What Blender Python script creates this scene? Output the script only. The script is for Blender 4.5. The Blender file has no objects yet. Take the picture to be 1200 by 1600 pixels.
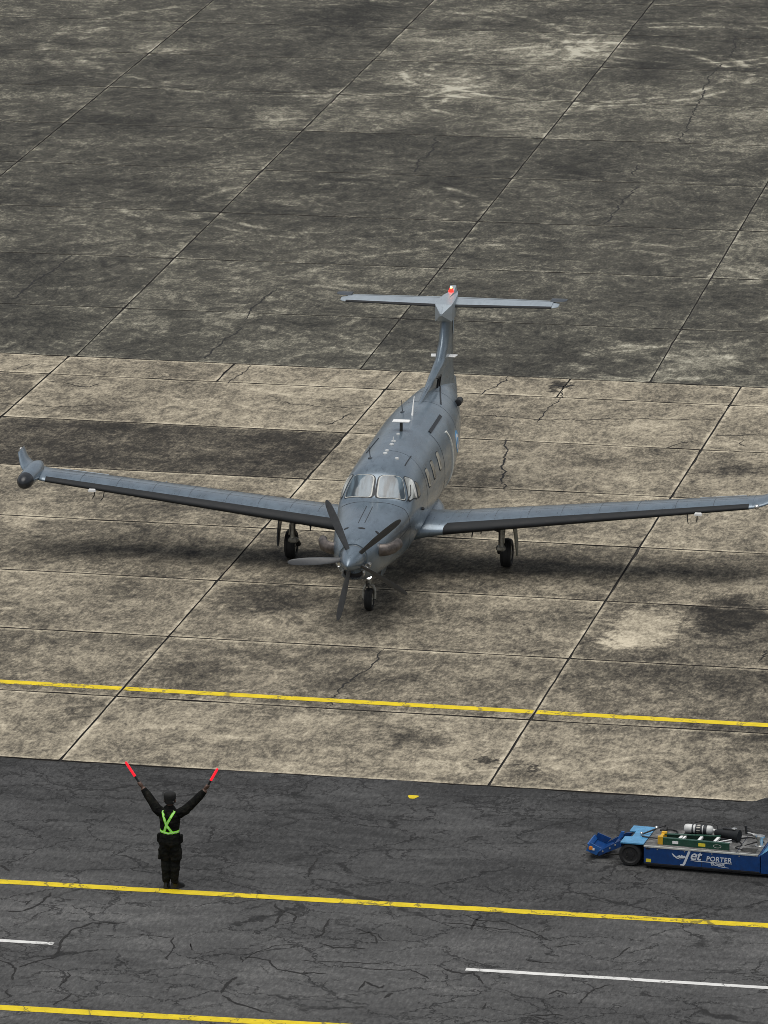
import bpy, bmesh, math, random
from mathutils import Vector, Matrix
random.seed(7)
PI = math.pi
scene = bpy.context.scene
COL = scene.collection
R = math.radians

# ------------------------------------------------------------------ camera
cam_d = bpy.data.cameras.new('camera')
cam = bpy.data.objects.new('camera', cam_d)
COL.objects.link(cam)
cam_d.sensor_fit = 'HORIZONTAL'
cam_d.sensor_width = 36.0
cam_d.lens = 9307.8 / 1200 * 36
cam_d.clip_start = 1.0
cam_d.clip_end = 6000.0
pitch, roll, yaw = R(14.77852), R(-0.1449), R(-11.73652)
fw = Vector((math.sin(yaw) * math.cos(pitch), math.cos(yaw) * math.cos(pitch), -math.sin(pitch)))
rt = Vector((math.cos(yaw), -math.sin(yaw), 0))
up = rt.cross(fw)
r2 = math.cos(roll) * rt + math.sin(roll) * up
u2 = -math.sin(roll) * rt + math.cos(roll) * up
m = Matrix((r2, u2, -fw)).transposed().to_4x4()
m.translation = Vector((24.660, -120.028, 33.504))
cam.matrix_world = m
scene.camera = cam

# ------------------------------------------------------------------ sky, sun, exposure
SUN_EL, SUN_AZ = 80.0, 190.0          # high soft sun behind cloud
world = bpy.data.worlds.new('World')
scene.world = world
world.use_nodes = True
wn = world.node_tree
wn.nodes.clear()
sky = wn.nodes.new('ShaderNodeTexSky')
sky.sky_type = 'NISHITA'
sky.sun_disc = False
sky.sun_elevation = R(SUN_EL)
sky.sun_rotation = R(SUN_AZ)
sky.air_density = 1.0
sky.dust_density = 2.0
sky.ozone_density = 1.0
hsv = wn.nodes.new('ShaderNodeHueSaturation')
hsv.inputs['Saturation'].default_value = 0.28
bg = wn.nodes.new('ShaderNodeBackground')
bg.inputs['Strength'].default_value = 0.06
wo = wn.nodes.new('ShaderNodeOutputWorld')
wn.links.new(sky.outputs[0], hsv.inputs['Color'])
wn.links.new(hsv.outputs[0], bg.inputs['Color'])
wn.links.new(bg.outputs[0], wo.inputs['Surface'])
sun_d = bpy.data.lights.new('sun', 'SUN')
sun_d.energy = 1.5
sun_d.angle = R(56)
sun_d.color = (1.0, 0.965, 0.91)
sun = bpy.data.objects.new('sun', sun_d)
COL.objects.link(sun)
d = Vector((math.sin(R(SUN_AZ)) * math.cos(R(SUN_EL)), math.cos(R(SUN_AZ)) * math.cos(R(SUN_EL)), math.sin(R(SUN_EL))))
sun.rotation_euler = d.to_track_quat('Z', 'Y').to_euler()
sun.location = d * 60
scene.render.engine = 'CYCLES'
scene.cycles.filter_width = 0.9
vs = scene.view_settings
vs.view_transform = 'Standard'
vs.look = 'None'
vs.exposure = 0.72
vs.gamma = 1.0
vs.use_curve_mapping = False

# ------------------------------------------------------------------ node helpers
class NT:
    def __init__(s, name):
        s.m = bpy.data.materials.new(name)
        s.m.use_nodes = True
        s.t = s.m.node_tree
        s.b = s.t.nodes['Principled BSDF']
        s._pos = None
    def n(s, typ, **kw):
        nd = s.t.nodes.new(typ)
        for k, v in kw.items():
            setattr(nd, k, v)
        return nd
    def put(s, sock, v):
        if isinstance(v, bpy.types.NodeSocket):
            s.t.links.new(v, sock)
        elif v is not None:
            sock.default_value = v
    def pos(s):
        if s._pos is None:
            s._pos = s.n('ShaderNodeNewGeometry').outputs['Position']
        return s._pos
    def objpos(s):
        return s.n('ShaderNodeTexCoord').outputs['Object']
    def gen(s):
        return s.n('ShaderNodeTexCoord').outputs['Generated']
    def attr(s, name):
        nd = s.n('ShaderNodeAttribute', attribute_type='OBJECT')
        nd.attribute_name = name
        return nd.outputs['Fac']
    def math(s, op, a, b=None, c=None, clamp=False):
        nd = s.n('ShaderNodeMath', operation=op, use_clamp=clamp)
        s.put(nd.inputs[0], a)
        if b is not None: s.put(nd.inputs[1], b)
        if c is not None: s.put(nd.inputs[2], c)
        return nd.outputs[0]
    def vmath(s, op, a, b=None):
        nd = s.n('ShaderNodeVectorMath', operation=op)
        s.put(nd.inputs[0], a)
        if b is not None: s.put(nd.inputs[1], b)
        return nd.outputs['Value'] if op in ('LENGTH', 'DISTANCE', 'DOT_PRODUCT') else nd.outputs['Vector']
    def sep(s, v):
        nd = s.n('ShaderNodeSeparateXYZ'); s.put(nd.inputs[0], v); return nd.outputs
    def noise(s, vec, scale, detail=4, rough=.6, dist=0.0, color=False):
        nd = s.n('ShaderNodeTexNoise')
        s.put(nd.inputs['Vector'], vec)
        nd.inputs['Scale'].default_value = scale
        nd.inputs['Detail'].default_value = detail
        nd.inputs['Roughness'].default_value = rough
        nd.inputs['Distortion'].default_value = dist
        return nd.outputs['Color' if color else 'Fac']
    def voro(s, vec, scale, feature='DISTANCE_TO_EDGE', rnd=1.0):
        nd = s.n('ShaderNodeTexVoronoi', feature=feature)
        s.put(nd.inputs['Vector'], vec)
        nd.inputs['Scale'].default_value = scale
        nd.inputs['Randomness'].default_value = rnd
        return nd.outputs['Distance']
    def mapr(s, v, a, b, c=0.0, d=1.0, smooth=True):
        nd = s.n('ShaderNodeMapRange', interpolation_type='SMOOTHSTEP' if smooth else 'LINEAR')
        s.put(nd.inputs['Value'], v)
        for i, x in zip((1, 2, 3, 4), (a, b, c, d)):
            s.put(nd.inputs[i], x)
        return nd.outputs[0]
    def ramp(s, v, stops, interp='LINEAR'):
        nd = s.n('ShaderNodeValToRGB')
        s.put(nd.inputs[0], v)
        cr = nd.color_ramp
        cr.interpolation = interp
        while len(cr.elements) < len(stops): cr.elements.new(.5)
        for e, (p_, c_) in zip(cr.elements, stops):
            e.position = p_
            e.color = (*c_, 1) if len(c_) == 3 else c_
        return nd.outputs[0]
    def mix(s, f, a, b, blend='MIX'):
        nd = s.n('ShaderNodeMix', data_type='RGBA', blend_type=blend)
        s.put(nd.inputs[0], f)
        s.put(nd.inputs[6], a if isinstance(a, bpy.types.NodeSocket) else (*a, 1))
        s.put(nd.inputs[7], b if isinstance(b, bpy.types.NodeSocket) else (*b, 1))
        return nd.outputs[2]
    def bump(s, h, strength=.3, dist=.01):
        nd = s.n('ShaderNodeBump')
        s.put(nd.inputs['Height'], h)
        nd.inputs['Strength'].default_value = strength
        nd.inputs['Distance'].default_value = dist
        s.t.links.new(nd.outputs[0], s.b.inputs['Normal'])
    def set(s, col=None, rough=None, metal=None, spec=None, coat=None, emis=None, estr=None):
        I = s.b.inputs
        if col is not None: s.put(I['Base Color'], col if isinstance(col, bpy.types.NodeSocket) else (*col, 1))
        if rough is not None: s.put(I['Roughness'], rough)
        if metal is not None: s.put(I['Metallic'], metal)
        if spec is not None: I['Specular IOR Level'].default_value = spec
        if coat is not None:
            I['Coat Weight'].default_value = coat
            I['Coat Roughness'].default_value = .08
        if emis is not None:
            I['Emission Color'].default_value = (*emis, 1)
            I['Emission Strength'].default_value = estr
        return s.m

MAT = {}
def simple(name, col, rough=.5, metal=0.0, var=.18, scale=9.0, spec=.5, coat=None, emis=None, estr=None):
    t = NT(name)
    n_ = t.noise(t.objpos(), scale, 5, .65)
    c = t.mix(t.mapr(n_, .3, .7), tuple(x * (1 - var) for x in col), tuple(min(1, x * (1 + var)) for x in col))
    t.set(c, t.mapr(n_, .3, .7, max(0, rough - .07), min(1, rough + .07)), metal, spec, coat, emis, estr)
    MAT[name] = t.m
    return t.m

# concrete --------------------------------------------------------------
def concrete(name, cols, seed, amps, stains_and_shade, arcs, lit=0.0, streak=0.0):
    t = NT(name)
    P = t.vmath('ADD', t.pos(), (seed * 13.7, seed * 7.3, 0.0))
    rnd = t.n('ShaderNodeObjectInfo').outputs['Random']
    jump = t.n('ShaderNodeCombineXYZ')
    t.put(jump.inputs[0], t.math('MULTIPLY', rnd, 137.0)); t.put(jump.inputs[1], t.math('MULTIPLY', rnd, 71.0))
    PS = t.vmath('ADD', P, jump.outputs[0])
    n1 = t.noise(P, .33, 5, .6)
    n2 = t.noise(t.vmath('MULTIPLY', PS, (.75, .8, 1.0)), 1.0, 6, .66, .6)
    n5 = t.noise(t.vmath('MULTIPLY', PS, (.8, .55, 1.0)), 1.3, 9, .76, 2.6)
    n3 = t.noise(t.vmath('MULTIPLY', P, (1.0, .5, 1.0)), 5.5, 6, .74)
    n4 = t.noise(t.vmath('MULTIPLY', P, (1.0, .38, 1.0)), 17.0, 3, .7)
    v = t.math('MULTIPLY_ADD', t.math('SUBTRACT', n1, .5), amps[0], .5 + lit)
    v = t.math('MULTIPLY_ADD', t.math('SUBTRACT', n2, .5), amps[1], v)
    v = t.math('MULTIPLY_ADD', t.math('SUBTRACT', n5, .5), amps[4], v)
    v = t.math('MULTIPLY_ADD', t.math('SUBTRACT', n3, .5), amps[2], v)
    v = t.math('MULTIPLY_ADD', t.math('SUBTRACT', n4, .5), amps[3], v)
    if streak:
        Q = t.vmath('MULTIPLY', P, (.7, 1.6, 1.0))
        v = t.math('MULTIPLY_ADD', t.math('SUBTRACT', t.noise(Q, 1.1, 6, .75, .6), .5), streak, v)
    v = t.math('ADD', v, t.attr('tint'))
    # stains with their own outlines; the near list paints in soft wing shade too
    wob = t.vmath('MULTIPLY', t.vmath('SUBTRACT', t.noise(P, .8, 5, .65, color=True), (.5, .5, .5)), (1.5, 2.0, 0))
    wob2 = t.vmath('MULTIPLY', t.vmath('SUBTRACT', t.noise(P, 3.2, 6, .7, color=True), (.5, .5, .5)), (1.1, 2.2, 0))
    W_ = t.vmath('ADD', t.pos(), t.vmath('ADD', wob, wob2))
    for (cx, cy, rx, ry, amt, soft) in stains_and_shade:
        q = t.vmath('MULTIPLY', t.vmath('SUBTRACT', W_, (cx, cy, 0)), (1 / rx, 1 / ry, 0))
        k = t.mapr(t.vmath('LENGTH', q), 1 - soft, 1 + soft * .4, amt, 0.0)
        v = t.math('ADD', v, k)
    brk = t.mapr(n2, .42, .6)
    for (cx, cy, r_, w_, amt) in arcs:
        dd = t.vmath('LENGTH', t.vmath('MULTIPLY', t.vmath('SUBTRACT', t.pos(), (cx, cy, 0)), (1, 1, 0)))
        e = t.math('ABSOLUTE', t.math('SUBTRACT', dd, r_))
        k = t.math('MULTIPLY', t.mapr(e, 0.0, w_, amt, 0.0), brk)
        v = t.math('ADD', v, k)
    # laitance and washed edges along the joints
    g = t.sep(t.gen())
    sx, sy = t.attr('sx'), t.attr('sy')
    ex = t.math('MULTIPLY', t.math('MINIMUM', g[0], t.math('SUBTRACT', 1.0, g[0])), sx)
    ey = t.math('MULTIPLY', t.math('MINIMUM', g[1], t.math('SUBTRACT', 1.0, g[1])), sy)
    hx = t.mapr(ex, .02, .15, .24, 0.0)
    hy = t.mapr(ey, .02, .20, .22, 0.0)
    halo = t.math('MULTIPLY', t.math('MAXIMUM', hx, hy), t.mapr(n2, .30, .56))
    v = t.math('ADD', v, halo)
    c = t.ramp(v, cols)
    pit = t.mapr(t.noise(P, 21.0, 4, .7), .30, .44, .62, 1.0)
    c = t.mix(1.0, c, t.ramp(pit, [(0, (0, 0, 0)), (1, (1, 1, 1))]), 'MULTIPLY')
    t.set(c, t.mapr(n3, .3, .7, .78, .95), 0, .25)
    t.bump(t.math('ADD', n3, t.math('MULTIPLY', n4, .5)), .35, .012)
    MAT[name] = t.m

NEARC = [(.0, (.012, .0108, .0088)), (.26, (.042, .0375, .030)), (.48, (.130, .115, .088)), (.70, (.300, .264, .198)), (1.0, (.56, .50, .38))]
FARC = [(.0, (.010, .0098, .0085)), (.28, (.030, .0292, .0248)), (.54, (.078, .0745, .0605)), (.76, (.21, .198, .155)), (1.0, (.44, .42, .34))]
# cx, cy, rx, ry, amount, softness
near_stains_and_shade = [(5.89, -3.89, 0.84, 1.63, 0.3, 0.3), (5.55, -5.02, 0.38, 0.65, 0.18, 0.4), (-5.04, 0.52, 2.84, 1.25, -0.05, 0.8), (6.42, 0.82, 1.4, 1.33, -0.08, 0.7), (3.36, -0.2, 1.2, 1.22, -0.05, 0.8), (-2.02, -2.81, 1.45, 1.38, -0.2, 0.6), (7.54, -2.53, 0.78, 1.66, -0.26, 0.4), (7.61, -7.29, 1.62, 0.99, -0.17, 0.7), (2.87, -12.16, 0.73, 0.75, -0.24, 0.6), (8.65, -10.79, 1.09, 0.68, -0.18, 0.8), (-2.74, -8.42, 1.01, 0.99, -0.14, 0.8), (0.63, 16.55, 0.3, 0.52, -0.34, 0.4), (5.9, 9.48, 0.6, 0.7, -0.22, 0.6), (2.64, 9.61, 1.14, 0.82, -0.13, 0.7), (-3.84, -11.83, 0.49, 0.42, -0.16, 0.7), (-0.55, -11.61, 0.73, 0.42, -0.15, 0.8), (4.52, -13.45, 0.2, 0.28, -0.34, 0.35), (5.47, -13.89, 0.23, 0.28, -0.34, 0.35), (2.56, 5.06, 1.8, 0.99, 0.12, 0.7), (6.22, -13.4, 1.79, 0.81, 0.1, 0.8), (-0.69, -5.77, 2.44, 0.75, 0.1, 0.7), (-8.51, 2.87, 1.25, 0.97, 0.1, 0.8), (1.42, -10.69, 1.11, 0.43, -0.12, 0.8)]  # stains, plus faint dark ellipses painting in shade below the wings
far_stains = [(-13.49, 48.87, 1.092, 1.521, 0.186, 0.8), (-13.41, 47.68, 0.7150000000000001, 1.0010000000000001, 0.186, 0.8), (-13.32, 39.13, 1.599, 1.586, 0.1488, 0.8), (-13.16, 42.4, 1.3910000000000002, 1.651, 0.0868, 0.8), (-3.56, 43.05, 1.33, 2.18, -0.2, 0.35), (-14.76, 65.85, 2.23, 2.35, -0.16, 0.7), (-18.95, 46.6, 2.21, 1.73, -0.14, 0.7), (-7.7, 60.45, 2.94, 2.76, 0.14, 0.8), (-9.6, 54.6, 2.29, 1.87, 0.12, 0.8), (-13.35, 20.47, 1.26, 2.1, -0.12, 0.5), (-9.02, 21.32, 0.63, 1.82, 0.16, 0.6), (3.36, 20.2, 0.69, 1.77, 0.15, 0.6), (1.81, 20.94, 0.39, 1.23, 0.14, 0.6), (-4.81, 57.68, 1.73, 2.35, -0.15, 0.7), (-19.6, 58.72, 1.18, 1.09, 0.16, 0.7), (-8.25, 47.69, 1.65, 1.53, -0.1, 0.7), (-5.64, 22.71, 2.21, 1.99, -0.08, 0.6), (2.23, 26.47, 1.76, 1.62, -0.1, 0.7), (-12.6, 51.91, 1.32, 1.41, 0.15, 0.7)]
far_arcs = [(-6.0, 57.0, 4.6, .24, .30), (-6.0, 57.0, 5.3, .24, .28), (-7.2, 52.0, 2.0, .2, .26), (-7.2, 52.0, 2.6, .2, .24), (-3.4, 62.5, 3.2, .22, .28), (-3.4, 62.5, 3.9, .22, .26),
            (-9.0, 36.0, 3.3, .22, .22), (-9.0, 36.0, 4.0, .22, .2), (-15.0, 60.0, 7.5, .3, .2), (-15.0, 60.0, 8.4, .3, .2),
            (-2.0, 26.0, 6.4, .25, .18), (-2.0, 26.0, 7.3, .25, .17), (2.4, 19.6, 1.9, .35, .22), (-20.0, 30.0, 7.0, .25, .18), (-20.0, 30.0, 7.9, .25, .17)]
near_arcs = [(-9.0, 9.0, 6.5, .16, .07), (2.0, -6.0, 8.5, .15, .07), (2.0, -6.0, 9.3, .15, .06), (-1.0, 22.0, 14.0, .14, .07)]
concrete('concrete_beige', NEARC, 1, (.62, .52, .85, .78, .95), near_stains_and_shade, near_arcs, .055)
concrete('concrete_grey', FARC, 3, (.62, .58, .88, .72, 1.1), far_stains, far_arcs, -.015, .25)

# joint dirt
simple('joint_dirt', (.016, .014, .012), .95, var=.5, scale=5)
simple('crack_dark', (.012, .0115, .011), .95, var=.4, scale=8)

# asphalt ---------------------------------------------------------------
def asphalt():
    t = NT('asphalt')
    P = t.pos()
    n1 = t.noise(P, .28, 5, .6)
    n2 = t.noise(t.vmath('MULTIPLY', P, (.45, 1.6, 1)), .8, 6, .65, .3)
    n3 = t.noise(t.vmath('MULTIPLY', P, (1.0, .5, 1.0)), 8.0, 5, .7)
    n4 = t.noise(t.vmath('MULTIPLY', P, (1.0, .33, 1.0)), 15.0, 3, .8)
    lane = t.mapr(t.sep(P)[1], -23.6, -20.8, .15, 0.0)
    seam = t.mapr(t.sep(P)[1], -16.6, -15.0, 0.0, -.08)
    v = t.math('ADD', lane, t.math('ADD', .45, seam))
    v = t.math('MULTIPLY_ADD', t.math('SUBTRACT', n1, .5), .5, v)
    v = t.math('MULTIPLY_ADD', t.math('SUBTRACT', n2, .5), .75, v)
    v = t.math('MULTIPLY_ADD', t.math('SUBTRACT', n3, .5), .30, v)
    v = t.math('MULTIPLY_ADD', t.math('SUBTRACT', n4, .5), .85, v)
    c = t.ramp(v, [(0, (.010, .0101, .0101)), (.35, (.034, .0343, .0343)), (.65, (.080, .0800, .0792)), (1, (.175, .173, .168))])
    warp = t.vmath('MULTIPLY', t.vmath('SUBTRACT', t.noise(P, 1.3, 5, .7, color=True), (.5, .5, .5)), (1.1, 1.1, 0))
    Q = t.vmath('MULTIPLY', t.vmath('ADD', P, warp), (.62, 1.0, 1.0))
    k1 = t.mapr(t.voro(Q, .8), .005, .017, 1.0, 0.0)
    m1 = t.mapr(t.noise(P, .5, 4, .65), .38, .50)
    k3 = t.math('MULTIPLY', t.mapr(t.voro(t.vmath('ADD', Q, (7.7, 3.1, 0)), 1.35), .008, .026, .9, 0.0), t.mapr(t.noise(t.vmath('ADD', P, (5, 50, 0)), .55, 4, .65), .44, .55))
    k2 = t.mapr(t.voro(Q, 2.4), .010, .036, .9, 0.0)
    z1 = t.noise(t.vmath('ADD', P, (31, 4, 0)), .30, 4, .6)
    near_edge = t.mapr(t.sep(P)[1], -17.6, -15.4, 0.0, .13)
    m2 = t.mapr(t.math('ADD', z1, near_edge), .50, .64)
    k = t.math('MAXIMUM', k3, t.math('MAXIMUM', t.math('MULTIPLY', k1, m1), t.math('MULTIPLY', k2, m2)))
    c = t.mix(t.math('MULTIPLY', k, .8), c, (.008, .008, .008))
    t.set(c, t.mapr(n3, .3, .7, .72, .92), 0, .3)
    t.bump(t.math('SUBTRACT', t.math('ADD', n4, n3), t.math('MULTIPLY', k, 1.5)), .5, .012)
    MAT['asphalt'] = t.m
asphalt()

def paint(name, col, under, thr=.36):
    t = NT(name)
    P = t.pos()
    n = t.noise(P, 14, 6, .75)
    n2 = t.noise(P, 1.1, 4, .6)
    wear = t.mapr(t.math('MULTIPLY_ADD', n2, .5, n), thr + .29, thr + .16, 0, .85)
    c = t.mix(t.mapr(t.noise(P, 4, 5, .7), .3, .7), tuple(x * .78 for x in col), col)
    warp = t.vmath('MULTIPLY', t.vmath('SUBTRACT', t.noise(P, 1.3, 5, .7, color=True), (.5, .5, .5)), (1.1, 1.1, 0))
    k1 = t.mapr(t.voro(t.vmath('ADD', P, warp), .9), .006, .022, 1.0, 0.0)
    c = t.mix(t.math('MAXIMUM', wear, t.math('MULTIPLY', k1, .7)), c, under)
    t.set(c, .6, 0, .35)
    MAT[name] = t.m
paint('yellow_paint', (.74, .56, .012), (.05, .045, .03))
paint('yellow_paint_clean', (.78, .59, .012), (.12, .10, .06), .28)
paint('white_paint', (.72, .72, .70), (.05, .05, .05), .35)

# aircraft paint --------------------------------------------------------
def airpaint(name, col, rough=.38, var=.16, metal=0.0, coat=None):
    t = NT(name)
    P = t.objpos()
    n1 = t.noise(P, 1.6, 5, .65, .3)
    n2 = t.noise(t.vmath('MULTIPLY', P, (3.0, .7, 3.0)), 3.0, 6, .7)
    n3 = t.noise(P, 28.0, 3, .6)
    v = t.math('ADD', t.math('MULTIPLY', n1, .5), t.math('ADD', t.math('MULTIPLY', n2, .4), t.math('MULTIPLY', n3, .1)))
    c = t.mix(t.mapr(v, .33, .67), tuple(x * (1 - var) for x in col), tuple(x * (1 + var) for x in col))
    streak = t.mapr(n2, .54, .72, 0, .45)
    c = t.mix(streak, c, tuple(x * .55 for x in col))
    # exhaust soot trailing along both flanks
    ab = t.vmath('ABSOLUTE', t.vmath('ADD', P, (0, 100, 0)))
    q = t.vmath('MULTIPLY', t.vmath('SUBTRACT', ab, (.70, 96.3, 1.72)), (2.6, .62, 3.0))
    soot = t.math('MULTIPLY', t.mapr(t.vmath('LENGTH', q), .25, 1.0, .75, 0.0), t.mapr(n2, .3, .6, .5, 1.0))
    c = t.mix(soot, c, (.018, .018, .018))
    t.set(c, t.mapr(n2, .3, .7, rough - .08, rough + .12), metal, .5, coat)
    t.b.inputs['Coat Roughness'].default_value = .18
    MAT[name] = t.m
simple('blind_tan', (.20, .19, .16), .5, var=.2)
simple('door_seal', (.62, .62, .57), .5, var=.15)
airpaint('grey_paint', (.140, .184, .226), .33, .24, .38, .55)
airpaint('dark_paint', (.050, .060, .072), .45)
airpaint('light_grey_paint', (.34, .39, .43), .42, .1, .3)
simple('blade_paint', (.055, .058, .062), .45, var=.15)
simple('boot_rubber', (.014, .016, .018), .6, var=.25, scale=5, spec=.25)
simple('radome_black', (.020, .023, .027), .35, var=.2, scale=5)
simple('tyre_rubber', (.012, .012, .012), .7, var=.3, scale=12)
simple('black_metal', (.014, .014, .015), .5, var=.3)
simple('gear_metal', (.34, .33, .29), .45, .35, var=.3, scale=14)
simple('gear_dark', (.04, .039, .035), .5, .4, var=.4, scale=14)
simple('steel', (.60, .60, .58), .28, .9, var=.15, scale=12)
simple('exhaust_metal', (.115, .100, .092), .45, .5, var=.45, scale=7)
simple('white_plastic', (.78, .79, .78), .4, var=.05)
simple('seam_dark', (.020, .024, .029), .6, var=.2)
simple('seal_light', (.46, .47, .44), .5, var=.2)
simple('olive_primer', (.17, .175, .14), .5, var=.25, scale=10)
simple('flag_blue', (.10, .33, .62), .5, var=.06)
simple('marking_black', (.012, .013, .014), .6, var=.2)
simple('landing_light', (1, 1, 1), .2, var=0, emis=(1, .98, .94), estr=9.0)
simple('beacon_red', (.55, .01, .01), .25, var=.1, emis=(1.0, .02, .012), estr=2.2)
simple('beacon_core', (1, .7, .2), .3, var=0, emis=(1.0, .62, .12), estr=5.0)
simple('roof_white', (.50, .52, .52), .45, var=.1)
simple('wand_red', (.60, .008, .015), .35, var=.06, emis=(1.0, .012, .03), estr=.55)
def glassmat(name, col, rough=.11):
    t = NT(name)
    P = t.objpos()
    n = t.noise(t.vmath('MULTIPLY', P, (5, .8, .8)), 1.5, 3, .5)
    c = t.mix(t.mapr(n, .38, .62), tuple(x * .5 for x in col), tuple(x * 1.6 for x in col))
    t.set(c, rough, 0, .5, .3)
    MAT[name] = t.m
glassmat('windshield_glass', (.075, .105, .128))
glassmat('side_glass', (.42, .44, .42))
glassmat('cabin_glass', (.30, .29, .25), .2)
simple('curtain_white', (.72, .73, .72), .3, var=.12, scale=5, coat=.6)
# marshaller
def camo():
    t = NT('camouflage_cloth')
    P = t.objpos()
    n = t.noise(P, 9, 3, .6, .5)
    c = t.ramp(n, [(0, (.003, .003, .003)), (.42, (.0042, .0045, .004)), (.5, (.007, .008, .006)), (.58, (.012, .0105, .008)), (.66, (.018, .019, .016))], 'CONSTANT')
    t.set(c, .9, 0, .15)
    t.bump(t.noise(P, 16, 4, .6), .6, .02)
    MAT['camouflage_cloth'] = t.m
camo()
simple('skin', (.085, .045, .030), .55, var=.12, scale=20)
simple('boot_leather', (.006, .006, .0065), .38, var=.3)
simple('cap_cloth', (.005, .0053, .0048), .9, var=.4, scale=30)
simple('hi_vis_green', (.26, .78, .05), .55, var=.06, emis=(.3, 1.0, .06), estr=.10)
simple('hi_vis_silver', (.55, .72, .42), .35, var=.06)
# tug
def tugpaint(name, col, rough):
    t = NT(name)
    P = t.objpos()
    n = t.noise(P, 6, 6, .7)
    c = t.mix(t.mapr(n, .35, .7), tuple(x * .82 for x in col), tuple(min(1, x * 1.15) for x in col))
    c = t.mix(t.mapr(t.noise(P, 13, 6, .8), .56, .70, 0, .7), c, (.035, .037, .04))
    t.set(c, rough, 0, .5, .25)
    MAT[name] = t.m
tugpaint('tug_blue', (.004, .044, .175), .35)
tugpaint('tug_light_blue', (.075, .28, .50), .32)
tugpaint('tug_mid_blue', (.018, .11, .36), .35)
tugpaint('ladder_green', (.006, .055, .032), .45)
tugpaint('safety_yellow', (.62, .36, .015), .5)
simple('deck_grip', (.12, .12, .117), .8, var=.6, scale=6)
simple('hose_black', (.008, .008, .009), .5, var=.2)
simple('bottle_white', (.55, .56, .55), .45, var=.14, scale=6)
simple('lettering_white', (.62, .66, .70), .5, var=.04)
simple('label_yellow', (.72, .60, .04), .5, var=.08)
simple('lamp_orange', (.75, .25, .03), .35, var=.1)

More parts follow.
